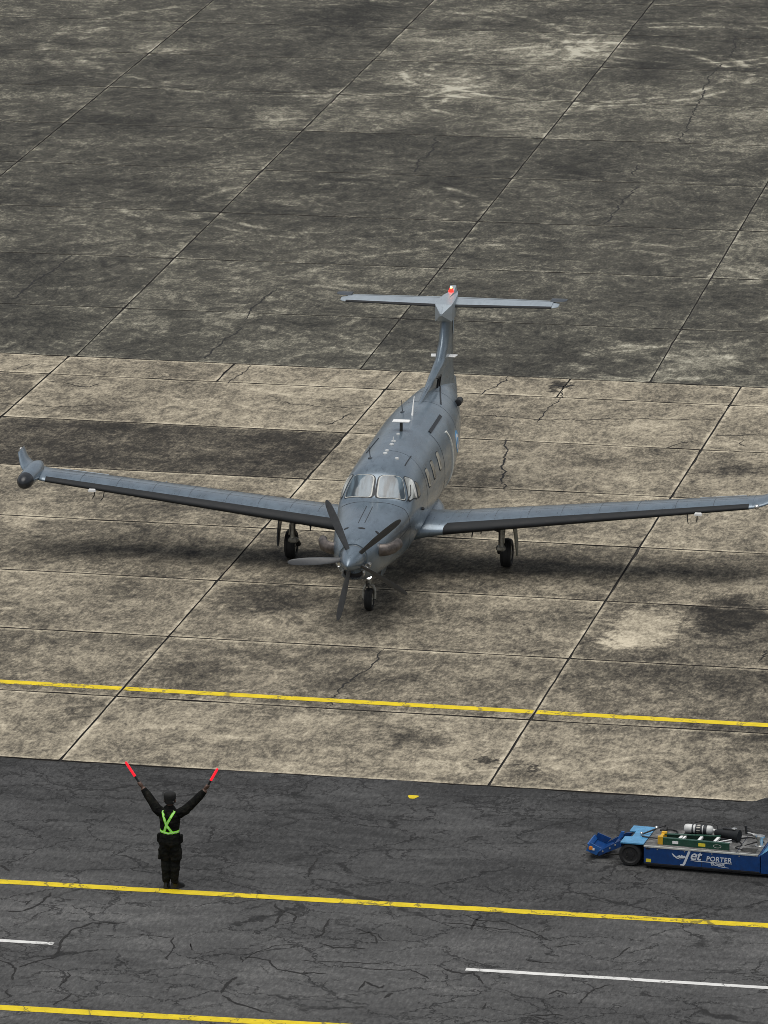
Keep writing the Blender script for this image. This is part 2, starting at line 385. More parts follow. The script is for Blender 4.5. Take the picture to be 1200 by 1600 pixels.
# ------------------------------------------------------------------ mesh helpers
class MB:
    def __init__(s):
        s.v = []; s.f = []
    def add(s, vs, fs):
        o = len(s.v)
        s.v += [tuple(v) for v in vs]
        s.f += [tuple(i + o for i in f) for f in fs]
        return s
    def box(s, c, size, rot=None, taper=1.0, bev=.0):
        x, y, z = (k / 2 for k in size)
        b = min(bev, x * .9, y * .9)
        if b > 0:
            ring = [(-x + b, -y), (x - b, -y), (x, -y + b), (x, y - b), (x - b, y), (-x + b, y), (-x, y - b), (-x, -y + b)]
        else:
            ring = [(-x, -y), (x, -y), (x, y), (-x, y)]
        bz = min(b, z * .9)
        levels = [(-z, 1 - bz / max(x, y)), (-z + bz, 1), (z - bz, taper), (z, taper * (1 - bz / max(x, y)))] if bz > 0 else [(-z, 1), (z, taper)]
        n = len(ring)
        pts = [Vector((px * k, py * k, zz)) for zz, k in levels for px, py in ring]
        M = rot if rot is not None else Matrix.Identity(3)
        pts = [M @ p_ + Vector(c) for p_ in pts]
        fs = [tuple(range(n - 1, -1, -1)), tuple(range(n * (len(levels) - 1), n * len(levels)))]
        for l in range(len(levels) - 1):
            for i in range(n):
                j = (i + 1) % n
                fs.append((l * n + i, l * n + j, (l + 1) * n + j, (l + 1) * n + i))
        return s.add(pts, fs)
    def tube(s, path, rad, seg=12, flat=None, cap=True):
        path = [Vector(p_) for p_ in path]
        if not isinstance(rad, (list, tuple)): rad = [rad] * len(path)
        pts = []; prev = None
        for i, p_ in enumerate(path):
            a = path[max(0, i - 1)]; b = path[min(len(path) - 1, i + 1)]
            dr = (b - a)
            dr = dr.normalized() if dr.length > 1e-9 else Vector((0, 0, 1))
            if prev is None:
                ref = Vector((0, 0, 1)) if abs(dr.z) < .9 else Vector((0, 1, 0))
                nx = dr.cross(ref).normalized()
            else:
                nx = (prev - dr * prev.dot(dr)).normalized()
            prev = nx
            ny = dr.cross(nx)
            r_ = rad[i]
            rx, ry = r_ if isinstance(r_, tuple) else (r_, r_)
            for k in range(seg):
                t_ = 2 * PI * k / seg
                pts.append(p_ + nx * math.cos(t_) * rx + ny * math.sin(t_) * ry)
        fs = []
        for i in range(len(path) - 1):
            for k in range(seg):
                j = (k + 1) % seg
                fs.append((i * seg + k, i * seg + j, (i + 1) * seg + j, (i + 1) * seg + k))
        if cap:
            fs.append(tuple(range(seg - 1, -1, -1)))
            fs.append(tuple(range((len(path) - 1) * seg, len(path) * seg)))
        return s.add(pts, fs)
    def lathe(s, prof, c, axis='Y', seg=32):
        """prof: list of (along, radius)"""
        pts = []
        c = Vector(c)
        for a, r_ in prof:
            for k in range(seg):
                t_ = 2 * PI * k / seg
                q = (r_ * math.cos(t_), r_ * math.sin(t_))
                if axis == 'Y': p_ = Vector((q[0], a, q[1]))
                elif axis == 'X': p_ = Vector((a, q[0], q[1]))
                else: p_ = Vector((q[0], q[1], a))
                pts.append(c + p_)
        fs = []
        for i in range(len(prof) - 1):
            for k in range(seg):
                j = (k + 1) % seg
                fs.append((i * seg + k, i * seg + j, (i + 1) * seg + j, (i + 1) * seg + k))
        fs.append(tuple(range(seg - 1, -1, -1)))
        fs.append(tuple(range((len(prof) - 1) * seg, len(prof) * seg)))
        return s.add(pts, fs)
    def loft(s, rings, cap=True):
        n = len(rings[0])
        pts = [p_ for r_ in rings for p_ in r_]
        fs = []
        for i in range(len(rings) - 1):
            for k in range(n):
                j = (k + 1) % n
                fs.append((i * n + k, i * n + j, (i + 1) * n + j, (i + 1) * n + k))
        if cap:
            fs.append(tuple(range(n - 1, -1, -1)))
            fs.append(tuple(range((len(rings) - 1) * n, len(rings) * n)))
        return s.add(pts, fs)
    def prism(s, poly, z0, z1, f=None):
        n = len(poly)
        pts = [(x, y, z0) for x, y in poly] + [(x, y, z1) for x, y in poly]
        if f: pts = [f(p_) for p_ in pts]
        fs = [tuple(range(n - 1, -1, -1)), tuple(range(n, 2 * n))]
        for i in range(n):
            j = (i + 1) % n
            fs.append((i, j, n + j, n + i))
        return s.add(pts, fs)
    def build(s, name, mat, parent=None, smooth=False, angle=40):
        me = bpy.data.meshes.new(name)
        me.from_pydata(s.v, [], s.f)
        bm = bmesh.new(); bm.from_mesh(me)
        bmesh.ops.recalc_face_normals(bm, faces=bm.faces[:])
        bm.to_mesh(me); bm.free()
        if smooth:
            me.shade_smooth()
            me.set_sharp_from_angle(angle=R(angle))
        me.materials.append(MAT[mat] if isinstance(mat, str) else mat)
        o = bpy.data.objects.new(name, me)
        COL.objects.link(o)
        if parent is not None: o.parent = parent
        return o

def empty(name, loc=(0, 0, 0), rz=0.0):
    o = bpy.data.objects.new(name, None)
    o.empty_display_size = .3
    o.location = loc; o.rotation_euler = (0, 0, rz)
    COL.objects.link(o)
    return o
def tag(o, label=None, cat=None, group=None, kind=None):
    if label: o['label'] = label
    if cat: o['category'] = cat
    if group: o['group'] = group
    if kind: o['kind'] = kind
    return o

# ------------------------------------------------------------------ ground
X0, W, Y0, D, B = -3.470, 8.305, -15.05, 4.376, 17.48
# far grid
TH, XF, YF, WF = .0248, -11.742, 22.884, 7.109
def fary(j): return 6.009 * j - .028 * j * j
def fargrid(i, j, yy=None):
    u_, v_ = WF * i, fary(j)
    c_, s_ = math.cos(TH), math.sin(TH)
    x_, y_ = XF + u_ * c_ - v_ * s_, YF + u_ * s_ + v_ * c_
    if yy is not None:
        k = (yy - y_)
        x_ -= k * math.tan(TH); y_ = yy
    return (x_, y_)

def sheet(name, x0, y0, x1, y1, z, mat, parent=None, nx=1, ny=1):
    b = MB()
    pts = [(x0 + (x1 - x0) * i / nx, y0 + (y1 - y0) * j / ny, z) for j in range(ny + 1) for i in range(nx + 1)]
    fs = [(j * (nx + 1) + i, j * (nx + 1) + i + 1, (j + 1) * (nx + 1) + i + 1, (j + 1) * (nx + 1) + i) for j in range(ny) for i in range(nx)]
    return b.add(pts, fs).build(name, mat, parent)

def plain_concrete():
    t = NT('concrete_beyond')
    P = t.pos()
    n = t.noise(P, .12, 6, .65); n2 = t.noise(P, 1.5, 6, .7)
    c = t.ramp(t.math('ADD', t.math('MULTIPLY', n, .6), t.math('MULTIPLY', n2, .4)), [(.3, (.05, .048, .042)), (.7, (.17, .16, .13))])
    t.set(c, .9, 0, .25)
    MAT['concrete_beyond'] = t.m
plain_concrete()
ground = tag(sheet('ground', -2500, -2500, 2500, 2500, -.06, 'concrete_beyond'), kind='structure')

def slab(poly, parent, mat, gap, tint, notch=.06):
    """one concrete slab: four corners (ccw), edges roughened, arrised, recessed joint round it"""
    c = Vector((sum(p_[0] for p_ in poly) / 4, sum(p_[1] for p_ in poly) / 4))
    pts = []
    for e in range(4):
        a = Vector(poly[e]); b = Vector(poly[(e + 1) % 4])
        dr = (b - a).normalized(); nrm = Vector((-dr.y, dr.x))
        L = (b - a).length
        g = gap[e % 2] / 2
        n = max(4, int(L / .5))
        for i in range(n):
            t_ = i / n
            p_ = a + (b - a) * t_
            wv = .55 + .55 * (.5 + .5 * math.sin(p_.x * 1.9 + p_.y * 1.3 + e * 2.1) * math.sin(p_.x * .63 - p_.y * .9 + e))
            off = g * wv + random.uniform(-.004, .006)
            if random.random() < notch: off += random.uniform(.012, .035)
            if i == 0:
                pr = Vector(poly[e - 1]); d2 = (a - pr).normalized(); n2_ = Vector((-d2.y, d2.x))
                p_ = a + nrm * g + n2_ * gap[(e + 1) % 2] / 2 + (nrm + n2_) * random.uniform(0, .02)
            else:
                p_ = p_ + nrm * off
            pts.append(p_)
    n = len(pts)
    V = []; F = []
    z_ = random.uniform(-.001, .001)
    for k, (ins, z) in enumerate(((.007, z_), (0, z_ - .012), (0, -.055))):
        for p_ in pts:
            q = p_ + (c - p_).normalized() * ins * 1.3
            V.append((q.x - c.x, q.y - c.y, z))
    F.append(tuple(range(n)))
    for k in range(2):
        for i in range(n):
            j = (i + 1) % n
            F.append((k * n + j, k * n + i, (k + 1) * n + i, (k + 1) * n + j))
    o = MB().add(V, F).build('concrete_slab', mat, parent)
    o.data.materials.append(MAT['joint_dirt'])
    for f_ in o.data.polygons:
        if f_.center.z < -.003: f_.material_index = 1
    o.location = (c.x, c.y, 0)
    o['tint'] = tint
    xs = [p_.x for p_ in pts]; ys = [p_.y for p_ in pts]
    o['sx'] = max(xs) - min(xs); o['sy'] = max(ys) - min(ys)
    return o

apron = tag(sheet('near_concrete_apron', X0 - 4 * W, Y0 - .3, X0 + 4 * W, B, -.024, 'joint_dirt'), kind='structure')
far_apron = tag(sheet('far_concrete_apron', -75, B, 45, 95, -.0245, 'joint_dirt'), kind='structure')
near_tint = {(-1, 5): -.27, (-1, 4): -.02, (-1, 3): -.05, (0, 5): .02, (0, 6): .05, (-1, 6): .06, (1, 2): -.13, (1, 1): -.09,
             (0, 0): .05, (1, 0): .03, (-1, 0): .05, (0, 1): -.05, (-1, 1): -.06, (0, 2): -.03, (-1, 2): .0, (1, 4): .08, (0, 4): .05, (1, 5): .06, (1, 6): .08,
             (0, 3): -.08, (1, 3): -.06}
for i in range(-3, 4):
    for k in range(7):
        x_, y_ = X0 + i * W, Y0 + k * D
        slab([(x_, y_), (x_ + W, y_), (x_ + W, y_ + D), (x_, y_ + D)], apron, 'concrete_beige', (.058, .026), near_tint.get((i, k), random.uniform(-.10, .08)))
    for h_ in range(2):
        x_, y_ = X0 + i * W + h_ * W / 2, Y0 + 7 * D
        slab([(x_, y_), (x_ + W / 2, y_), (x_ + W / 2, B), (x_, B)], apron, 'concrete_beige', (.045, .022), random.uniform(.02, .09))
for i in range(-6, 6):
    for j in range(-1, 11):
        if j == -1:
            a, b = fargrid(i, 0, B + .01), fargrid(i + 1, 0, B + .01)
        else:
            a, b = fargrid(i, j), fargrid(i + 1, j)
        c_, d_ = fargrid(i + 1, j + 1), fargrid(i, j + 1)
        tn = random.uniform(-.085, .08)
        if j == -1: tn = {-1: -.02, 0: .03, 1: -.02, 2: .04}.get(i, .0)
        if j >= 4: tn += .02
        slab([a, b, c_, d_], far_apron, 'concrete_grey', (.056, .024), tn, .03)

# asphalt taxiway with a ragged far edge
def ragged(x0, x1, y0, y1, step=.16):
    pts = []
    n = int((x1 - x0) / step)
    for i in range(n + 1):
        x_ = x0 + (x1 - x0) * i / n
        y_ = y1 + .035 * math.sin(x_ * .7) + .02 * math.sin(x_ * 2.3 + 1) + random.uniform(-.035, .03)
        if 9.85 < x_ < 10.35: y_ += .35 * math.sin((x_ - 9.85) / .5 * PI)
        pts.append((x_, y_))
    return pts
edge = ragged(-45, 60, 0, -15.10)
b = MB()
n = len(edge)
b.add([(x_, y_, .006) for x_, y_ in edge] + [(x_, -75, .006) for x_, y_ in edge] + [(x_, y_ + .03, -.03) for x_, y_ in edge],
      [(n + i, n + i + 1, i + 1, i) for i in range(n - 1)] + [(i, i + 1, 2 * n + i + 1, 2 * n + i) for i in range(n - 1)])
taxiway = tag(b.build('asphalt_taxiway', 'asphalt'), kind='structure')

def line(name, pts, width, z, mat, parent, jag=.006, step=.4):
    L_, R_ = [], []
    for (xa, ya), (xb, yb) in zip(pts[:-1], pts[1:]):
        n_ = max(1, int(math.hypot(xb - xa, yb - ya) / step))
        for i in range(n_):
            t_ = i / n_
            L_.append((xa + (xb - xa) * t_, ya + (yb - ya) * t_ + width / 2 + random.uniform(-jag, jag), z))
            R_.append((xa + (xb - xa) * t_, ya + (yb - ya) * t_ - width / 2 + random.uniform(-jag, jag), z))
    xa, ya = pts[-1]
    L_.append((xa, ya + width / 2, z)); R_.append((xa, ya - width / 2, z))
    n_ = len(L_)
    return MB().add(L_ + R_, [(n_ + i, n_ + i + 1, i + 1, i) for i in range(n_ - 1)]).build(name, mat, parent)
# edge line on the concrete, broken at the joints
for i in range(-3, 4):
    xa, xb = X0 + i * W + .035, X0 + (i + 1) * W - .035
    line('painted_yellow_line', [(xa, -10.13), (xb, -10.13)], .25, .005, 'yellow_paint_clean', apron)
line('painted_yellow_line', [(-40, -23.07), (-2.65, -22.37), (4.33, -22.24), (11.14, -22.11), (45, -21.48)], .235, .011, 'yellow_paint', taxiway, .01)
line('painted_yellow_line', [(-40, -30.35), (-.88, -28.86), (3.92, -28.67), (45, -27.1)], .25, .011, 'yellow_paint', taxiway, .01)
for k in range(-3, 4):
    xa = 6.41 + k * 14.5; xb = xa + 7.25
    f_ = lambda x_: -25.41 + (x_ - 6.41) * .0115
    line('painted_white_dash', [(xa, f_(xa)), (xb, f_(xb))], .14, .011, 'white_paint', taxiway, .008)
blob = [(3.588 + .09 * math.cos(a_) * (1 + .3 * math.sin(3 * a_)), -16.024 + .14 * math.sin(a_) * (1 + .25 * math.cos(2 * a_)), .011) for a_ in [2 * PI * k / 18 for k in range(18)]]
MB().add(blob, [tuple(range(18))]).build('paint_spot', 'yellow_paint', taxiway)

def crack(pts, w, z, parent, jit=.07, step=.13):
    P_ = []
    ox = oy = 0.0
    for (xa, ya), (xb, yb) in zip(pts[:-1], pts[1:]):
        n_ = max(1, int(math.hypot(xb - xa, yb - ya) / step))
        for i in range(n_):
            t_ = i / n_
            ox = ox * .72 + random.gauss(0, jit * .45); oy = oy * .72 + random.gauss(0, jit * .75)
            P_.append(Vector((xa + (xb - xa) * t_ + ox, ya + (yb - ya) * t_ + oy)))
    P_.append(Vector(pts[-1]))
    L_, R_ = [], []
    for i, p_ in enumerate(P_):
        dr = (P_[min(len(P_) - 1, i + 1)] - P_[max(0, i - 1)]).normalized()
        nr = Vector((-dr.y, dr.x))
        ww = w * random.uniform(.45, 1.25) * (.25 if i in (0, len(P_) - 1) else 1)
        L_.append((*(p_ + nr * ww / 2), z)); R_.append((*(p_ - nr * ww / 2), z))
    n_ = len(P_)
    return MB().add(L_ + R_, [(n_ + i, n_ + i + 1, i + 1, i) for i in range(n_ - 1)]).build('crack', 'crack_dark', parent)
CRACKS_NEAR = [([(1.07, -6.39), (1.04, -7.95), (0.74, -9.02), (0.76, -10.6)], 0.035), ([(0.24, 11.34), (0.49, 9.61), (0.87, 7.89), (1.07, 6.76)], 0.05), ([(-0.85, 17.46), (-0.91, 16.25), (-1.22, 15.46)], 0.035), ([(-1.44, 13.4), (-0.14, 13.4), (0.8, 13.27), (2.68, 13.83), (4.73, 14.1)], 0.04), ([(3.98, 11.21), (4.36, 11.78), (4.68, 12.15)], 0.03), ([(4.96, 12.58), (5.57, 12.7), (6.15, 12.81)], 0.03), ([(5.81, 11.57), (5.64, 12.03), (5.67, 12.28)], 0.04), ([(-12.12, 12.33), (-10.75, 12.47), (-9.56, 12.71)], 0.03), ([(-11.66, 14.73), (-11.12, 14.77), (-10.62, 14.4), (-10.25, 14.81)], 0.04), ([(-12.75, 15.8), (-12.54, 16.53), (-12.31, 16.44)], 0.04), ([(-7.31, 15.39), (-7.23, 17.43)], 0.03), ([(-5.62, 13.81), (-4.32, 13.54), (-3.39, 13.53), (-2.76, 13.85), (-2.24, 13.95)], 0.03), ([(-4.31, 12.07), (-3.37, 12.0), (-2.79, 12.12)], 0.03), ([(-4.18, 11.84), (-3.96, 12.46), (-3.77, 13.13)], 0.03), ([(0.66, 13.05), (0.79, 15.0), (0.7, 17.09)], 0.03), ([(8.68, -5.82), (8.68, -4.88)], 0.05), ([(4.89, 8.86), (5.95, 9.13)], 0.025), ([(0.35, 16.63), (0.75, 16.57), (0.85, 16.86)], 0.1)]
CRACKS_FAR = [([(-14.79, 23.37), (-14.76, 24.82), (-14.71, 26.23), (-14.65, 27.66), (-14.69, 28.77)], 0.06), ([(-8.45, 22.16), (-8.53, 23.25), (-8.52, 24.52), (-8.43, 25.75)], 0.05), ([(-8.46, 17.88), (-8.46, 19.28), (-8.36, 21.3)], 0.05), ([(-7.91, 41.28), (-8.11, 42.91), (-8.07, 44.14), (-8.3, 46.21)], 0.06), ([(-1.23, 46.9), (-1.38, 49.02), (-1.55, 50.98), (-1.77, 54.01), (-1.96, 57.15), (-1.89, 59.34)], 0.05), ([(-1.51, 35.31), (-1.49, 36.58), (-1.6, 38.29), (-1.46, 39.82), (-1.38, 40.37)], 0.06), ([(-1.83, 42.01), (-1.96, 43.36)], 0.06), ([(-2.34, 64.34), (-1.99, 62.69), (-1.82, 60.46)], 0.05)]
CRACKS_ASPHALT = [([(-2.21, -23.99), (-1.82, -23.91), (-1.63, -23.52), (-1.61, -22.97), (-1.6, -22.78)], 0.05), ([(-1.1, -26.8), (-0.68, -26.24), (-0.73, -24.76), (-0.47, -24.18), (0.09, -24.14)], 0.05), ([(-1.53, -26.48), (-1.22, -26.76), (-1.03, -27.47)], 0.04), ([(2.57, -25.66), (2.9, -24.91), (3.37, -24.71)], 0.02), ([(2.61, -25.83), (2.51, -25.5), (3.0, -25.58), (3.22, -26.04), (3.68, -26.12), (4.12, -26.1)], 0.035), ([(2.61, -27.4), (2.57, -27.01), (2.66, -26.56)], 0.06), ([(2.64, -27.5), (2.98, -27.92), (3.64, -28.18)], 0.05), ([(3.5, -24.27), (3.62, -23.89), (3.57, -23.27)], 0.05), ([(3.68, -24.58), (3.95, -24.77), (4.5, -24.69)], 0.05), ([(2.69, -23.73), (2.71, -23.01), (2.44, -22.6)], 0.05), ([(2.71, -23.01), (2.98, -23.21), (2.98, -23.49)], 0.045), ([(3.54, -25.47), (4.97, -25.35)], 0.025), ([(4.83, -26.83), (4.85, -26.39), (5.13, -26.67), (5.21, -26.49)], 0.045), ([(6.05, -25.41), (6.42, -25.64), (6.62, -25.53), (6.84, -26.09)], 0.05), ([(8.23, -27.68), (7.91, -27.42), (8.45, -27.41)], 0.04), ([(6.1, -23.4), (6.06, -22.88), (6.12, -22.51)], 0.045), ([(5.76, -22.51), (6.1, -22.8), (6.62, -22.84), (7.14, -23.19), (7.56, -23.63)], 0.03), ([(5.51, -22.99), (6.1, -23.12), (6.79, -23.16)], 0.03), ([(8.0, -26.42), (8.12, -26.17), (8.32, -26.36)], 0.04), ([(5.04, -25.68), (5.47, -25.59), (5.89, -26.02)], 0.03), ([(5.34, -27.12), (5.44, -26.84)], 0.07), ([(7.08, -27.33), (7.07, -27.01)], 0.05), ([(7.31, -24.72), (7.6, -24.83), (7.87, -24.77)], 0.03), ([(1.1, -24.75), (1.26, -25.24), (1.3, -25.92)], 0.03), ([(0.46, -24.7), (1.06, -24.79)], 0.02), ([(-0.81, -28.28), (-0.99, -28.06), (-0.98, -27.89)], 0.03), ([(-0.01, -28.58), (0.12, -27.93)], 0.04), ([(-0.57, -27.94), (-0.36, -27.9)], 0.05), ([(-0.17, -27.56), (-0.15, -27.05), (-0.23, -26.9)], 0.05), ([(4.1, -23.62), (4.55, -23.88), (4.73, -24.2)], 0.03), ([(4.23, -23.95), (4.43, -23.84), (4.64, -24.39)], 0.03), ([(-2.9, -21.45), (-2.63, -21.77)], 0.05), ([(2.67, -21.01), (2.6, -19.9)], 0.03), ([(-1.86, -23.56), (-1.82, -23.26)], 0.03), ([(4.25, -25.67), (5.04, -25.68)], 0.02), ([(1.56, -25.25), (1.51, -25.01), (1.62, -25.37)], 0.02), ([(7.62, -23.97), (8.03, -23.75)], 0.025), ([(8.61, -26.79), (8.74, -25.95), (9.03, -25.72)], 0.03), ([(8.81, -24.42), (8.97, -23.7)], 0.03)]
for c_, w_ in CRACKS_NEAR: crack(c_, w_, .0042, apron)
for c_, w_ in CRACKS_FAR: crack(c_, w_, .0042, far_apron)
for c_, w_ in CRACKS_ASPHALT: crack(c_, w_ * 1.1, .0105, taxiway, .032, .09)

# ------------------------------------------------------------------ turboprop aircraft
AC = empty('turboprop_aircraft', (0, 0, 0), R(2.3457))
tag(AC, 'dark grey single-engine turboprop aircraft with T-tail parked on the concrete apron', 'aircraft')
ST = [(-5.52, 1.95, 1.33, .30, 1.66, 2.0), (-5.3, 2.03, 1.14, .40, 1.64, 2.1), (-4.9, 2.10, 1.03, .52, 1.62, 2.2), (-4.4, 2.15, .98, .61, 1.6, 2.3), (-3.8, 2.18, .95, .69, 1.6, 2.45),
      (-3.3, 2.20, .93, .755, 1.62, 2.65), (-2.98, 2.24, .92, .785, 1.65, 2.8), (-2.70, 2.46, .92, .81, 1.66, 2.8), (-2.42, 2.66, .92, .825, 1.68, 2.7), (-2.1, 2.76, .92, .84, 1.70, 2.5),
      (-1.5, 2.82, .90, .86, 1.72, 2.35), (0, 2.84, .90, .865, 1.74, 2.3), (2.2, 2.83, .95, .86, 1.76, 2.3), (3.2, 2.80, 1.08, .82, 1.80, 2.3), (4.2, 2.75, 1.30, .72, 1.88, 2.25),
      (5.2, 2.70, 1.58, .58, 2.0, 2.2), (6.2, 2.57, 1.87, .37, 2.13, 2.1), (7.2, 2.42, 2.10, .19, 2.24, 2.0), (7.9, 2.32, 2.18, .07, 2.25, 2.0)]
def _pchip(xs, ys):
    n = len(xs); h = [xs[i + 1] - xs[i] for i in range(n - 1)]; d = [(ys[i + 1] - ys[i]) / h[i] for i in range(n - 1)]
    mm = [0] * n; mm[0] = d[0]; mm[-1] = d[-1]
    for i in range(1, n - 1):
        if d[i - 1] * d[i] > 0:
            a = 2 * h[i] + h[i - 1]; b = h[i] + 2 * h[i - 1]; mm[i] = (a + b) / (a / d[i - 1] + b / d[i])
    def f(x):
        x = min(max(x, xs[0]), xs[-1]); i = 0
        while i < n - 2 and x > xs[i + 1]: i += 1
        t = (x - xs[i]) / h[i]; t2 = t * t; t3 = t2 * t
        return (2 * t3 - 3 * t2 + 1) * ys[i] + (t3 - 2 * t2 + t) * h[i] * mm[i] + (-2 * t3 + 3 * t2) * ys[i + 1] + (t3 - t2) * h[i] * mm[i + 1]
    return f
_F = [_pchip([s[0] for s in ST], [s[k] for s in ST]) for k in range(1, 6)]
def S(y, th):
    zt, zb, hw, zc, n = [f(y) for f in _F]
    c, s = math.cos(th), math.sin(th); e = 2 / n
    return Vector((hw * math.copysign(abs(c) ** e, c), y, zc + (zt - zc if s > 0 else zc - zb) * math.copysign(abs(s) ** e, s)))
def th_x(y, x):
    n = _F[4](y); hw = _F[2](y); a = math.acos(min(1, abs(x) / hw) ** (n / 2)); return a if x >= 0 else PI - a
def th_z(y, z, side=1):
    zt, zb, hw, zc, n = [f(y) for f in _F]; dd = (zt - zc) if z > zc else (zc - zb)
    a = math.copysign(math.asin(min(1, abs(z - zc) / dd) ** (n / 2)), z - zc); return a if side > 0 else PI - a
def SN(y, th):
    e = .012
    a = S(y + e, th) - S(y - e, th); b_ = S(y, th + e) - S(y, th - e)
    nn = a.cross(b_).normalized(); p_ = S(y, th)
    if nn.dot(p_ - Vector((0, y, _F[3](y)))) < 0: nn = -nn
    return p_, nn
def off(y, th, o): p_, nn = SN(y, th); return p_ + nn * o
def TX(x, y): return (y, th_x(y, x))       # point on the upper skin at lateral x, station y
def TZ(y, z, side=1): return (y, th_z(y, z, side))
rings = []
ys = []
y_ = -5.52
while y_ < 7.9:
    ys.append(y_); y_ += .045 if (-5.6 < y_ < -1.8) else .13
ys.append(7.9)
NS = 72
fus = MB().loft([[S(y_, 2 * PI * k / NS) for k in range(NS)] for y_ in ys]).build('fuselage', 'grey_paint', AC, True, 60)

def rrect(n=44, r_=.22):
    """rounded unit square outline, centre 0, as (u,v) in -1..1"""
    out = []
    for k in range(n):
        t = 2 * PI * k / n
        e = 2 / (2 + 6 * (1 - r_) ** 2)
        out.append((math.copysign(abs(math.cos(t)) ** e, math.cos(t)), math.copysign(abs(math.sin(t)) ** e, math.sin(t))))
    return out
def bil(cs, u, v):
    u = (u + 1) / 2; v = (v + 1) / 2
    return tuple(cs[0][k] * (1 - u) * (1 - v) + cs[1][k] * u * (1 - v) + cs[2][k] * u * v + cs[3][k] * (1 - u) * v for k in range(2))
def patch(name, cs, o, mat, parent, r_=.25, grow=1.0, rings_=7, inner=0.0):
    """curved panel on the skin: four corners in (station, angle)"""
    out = rrect(48, r_); V = []; F = []; n = len(out)
    lv = [inner + (1 - inner) * (i + 1) / rings_ for i in range(rings_)] if inner == 0 else [inner, (1 + inner) / 2, 1]
    for l in lv:
        for u, v in out:
            V.append(off(*bil(cs, u * l * grow, v * l * grow), o))
    for i in range(len(lv) - 1):
        for k in range(n):
            j = (k + 1) % n
            F.append((i * n + k, i * n + j, (i + 1) * n + j, (i + 1) * n + k))
    if inner == 0: F.append(tuple(range(n)))
    # rim going down into the skin
    base = (len(lv) - 1) * n; o2 = len(V)
    for u, v in out: V.append(off(*bil(cs, u * lv[-1] * grow, v * lv[-1] * grow), -.01))
    for k in range(n):
        j = (k + 1) % n
        F.append((base + k, base + j, o2 + j, o2 + k))
    return MB().add(V, F).build(name, mat, parent, True, 50)
def strip(name, path, w, o, mat, parent):
    """thin band following the skin through (station, angle) points"""
    P_ = []
    for (a, b_) in zip(path[:-1], path[1:]):
        for i in range(8): P_.append(tuple(a[k] + (b_[k] - a[k]) * i / 8 for k in range(2)))
    P_.append(path[-1])
    C_ = [off(*q, o) for q in P_]; N_ = [SN(*q)[1] for q in P_]
    V = []
    for i, c_ in enumerate(C_):
        dr = (C_[min(len(C_) - 1, i + 1)] - C_[max(0, i - 1)]).normalized()
        sd = dr.cross(N_[i]).normalized() * w / 2
        V += [c_ + sd, c_ - sd, c_ - sd - N_[i] * (o + .006), c_ + sd - N_[i] * (o + .006)]
    F = []
    for i in range(len(C_) - 1):
        for k in range(4):
            j = (k + 1) % 4
            F.append((i * 4 + k, i * 4 + j, i * 4 + 4 + j, i * 4 + 4 + k))
    F += [(0, 1, 2, 3), tuple(range(len(V) - 4, len(V)))]
    return MB().add(V, F).build(name, mat, parent)

# windshield: two front panes, a quarter pane each side, then the aft side windows
panes = []
for sd in (-1, 1):
    cs = [TX(sd * .052, -2.965), TX(sd * .645, -2.83), TX(sd * .50, -2.41), TX(sd * .045, -2.505)]
    w_ = patch('windshield_frame', cs, .006, 'seam_dark', fus, .05, 1.06)
    patch('windshield_seal', cs, .009, 'seal_light', w_, .05, 1.01)
    patch('windshield_glass', cs, .013, 'windshield_glass', w_, .05, .955)
    cs = [TZ(-2.80, 2.12, sd), TZ(-2.27, 2.06, sd), TZ(-2.10, 2.44, sd), TZ(-2.35, 2.575, sd)]
    w_ = patch('side_window_frame', cs, .006, 'seam_dark', fus, .12, 1.03)
    patch('side_window_glass', cs, .010, 'side_glass', w_, .12, .93)
    patch('side_window_blind', [bil(cs, .35, -.84), bil(cs, .80, -.84), bil(cs, .80, .80), bil(cs, .35, .86)], .013, 'curtain_white', w_, .3)
    cs = [TZ(-2.20, 2.07, sd), TZ(-1.93, 2.075, sd), TZ(-1.90, 2.33, sd), TZ(-2.06, 2.41, sd)]
    w_ = patch('side_window_frame', cs, .006, 'seam_dark', fus, .3, 1.05)
    patch('side_window_glass', cs, .010, 'cabin_glass', w_, .3, .9)
# wiper arms across the front panes
for sd in (1,):
    pth = [off(*TX(sd * .66, -2.83), .03), off(*TX(sd * .70, -2.62), .035), off(*TX(sd * .665, -2.42), .03)]
    MB().tube(pth, .011, 6).build('wiper_arm', 'black_metal', fus)
# cabin windows
for sd in (-1, 1):
    for y_ in ((-.85, -.17, .60) if sd > 0 else (-.85, -.17, .60, 1.3, 2.2)):
        cs = [TZ(y_ - .13, 2.0, sd), TZ(y_ + .13, 2.0, sd), TZ(y_ + .13, 2.36, sd), TZ(y_ - .13, 2.36, sd)]
        w_ = patch('cabin_window', cs, .007, 'seam_dark', fus, .45, 1.12)
        patch('pane', cs, .012, 'cabin_glass', w_, .45)
        patch('blind', [bil(cs, -.1, -.9), bil(cs, .75, -.75), bil(cs, .75, .35), bil(cs, -.1, .1)], .015, 'blind_tan', w_, .3)
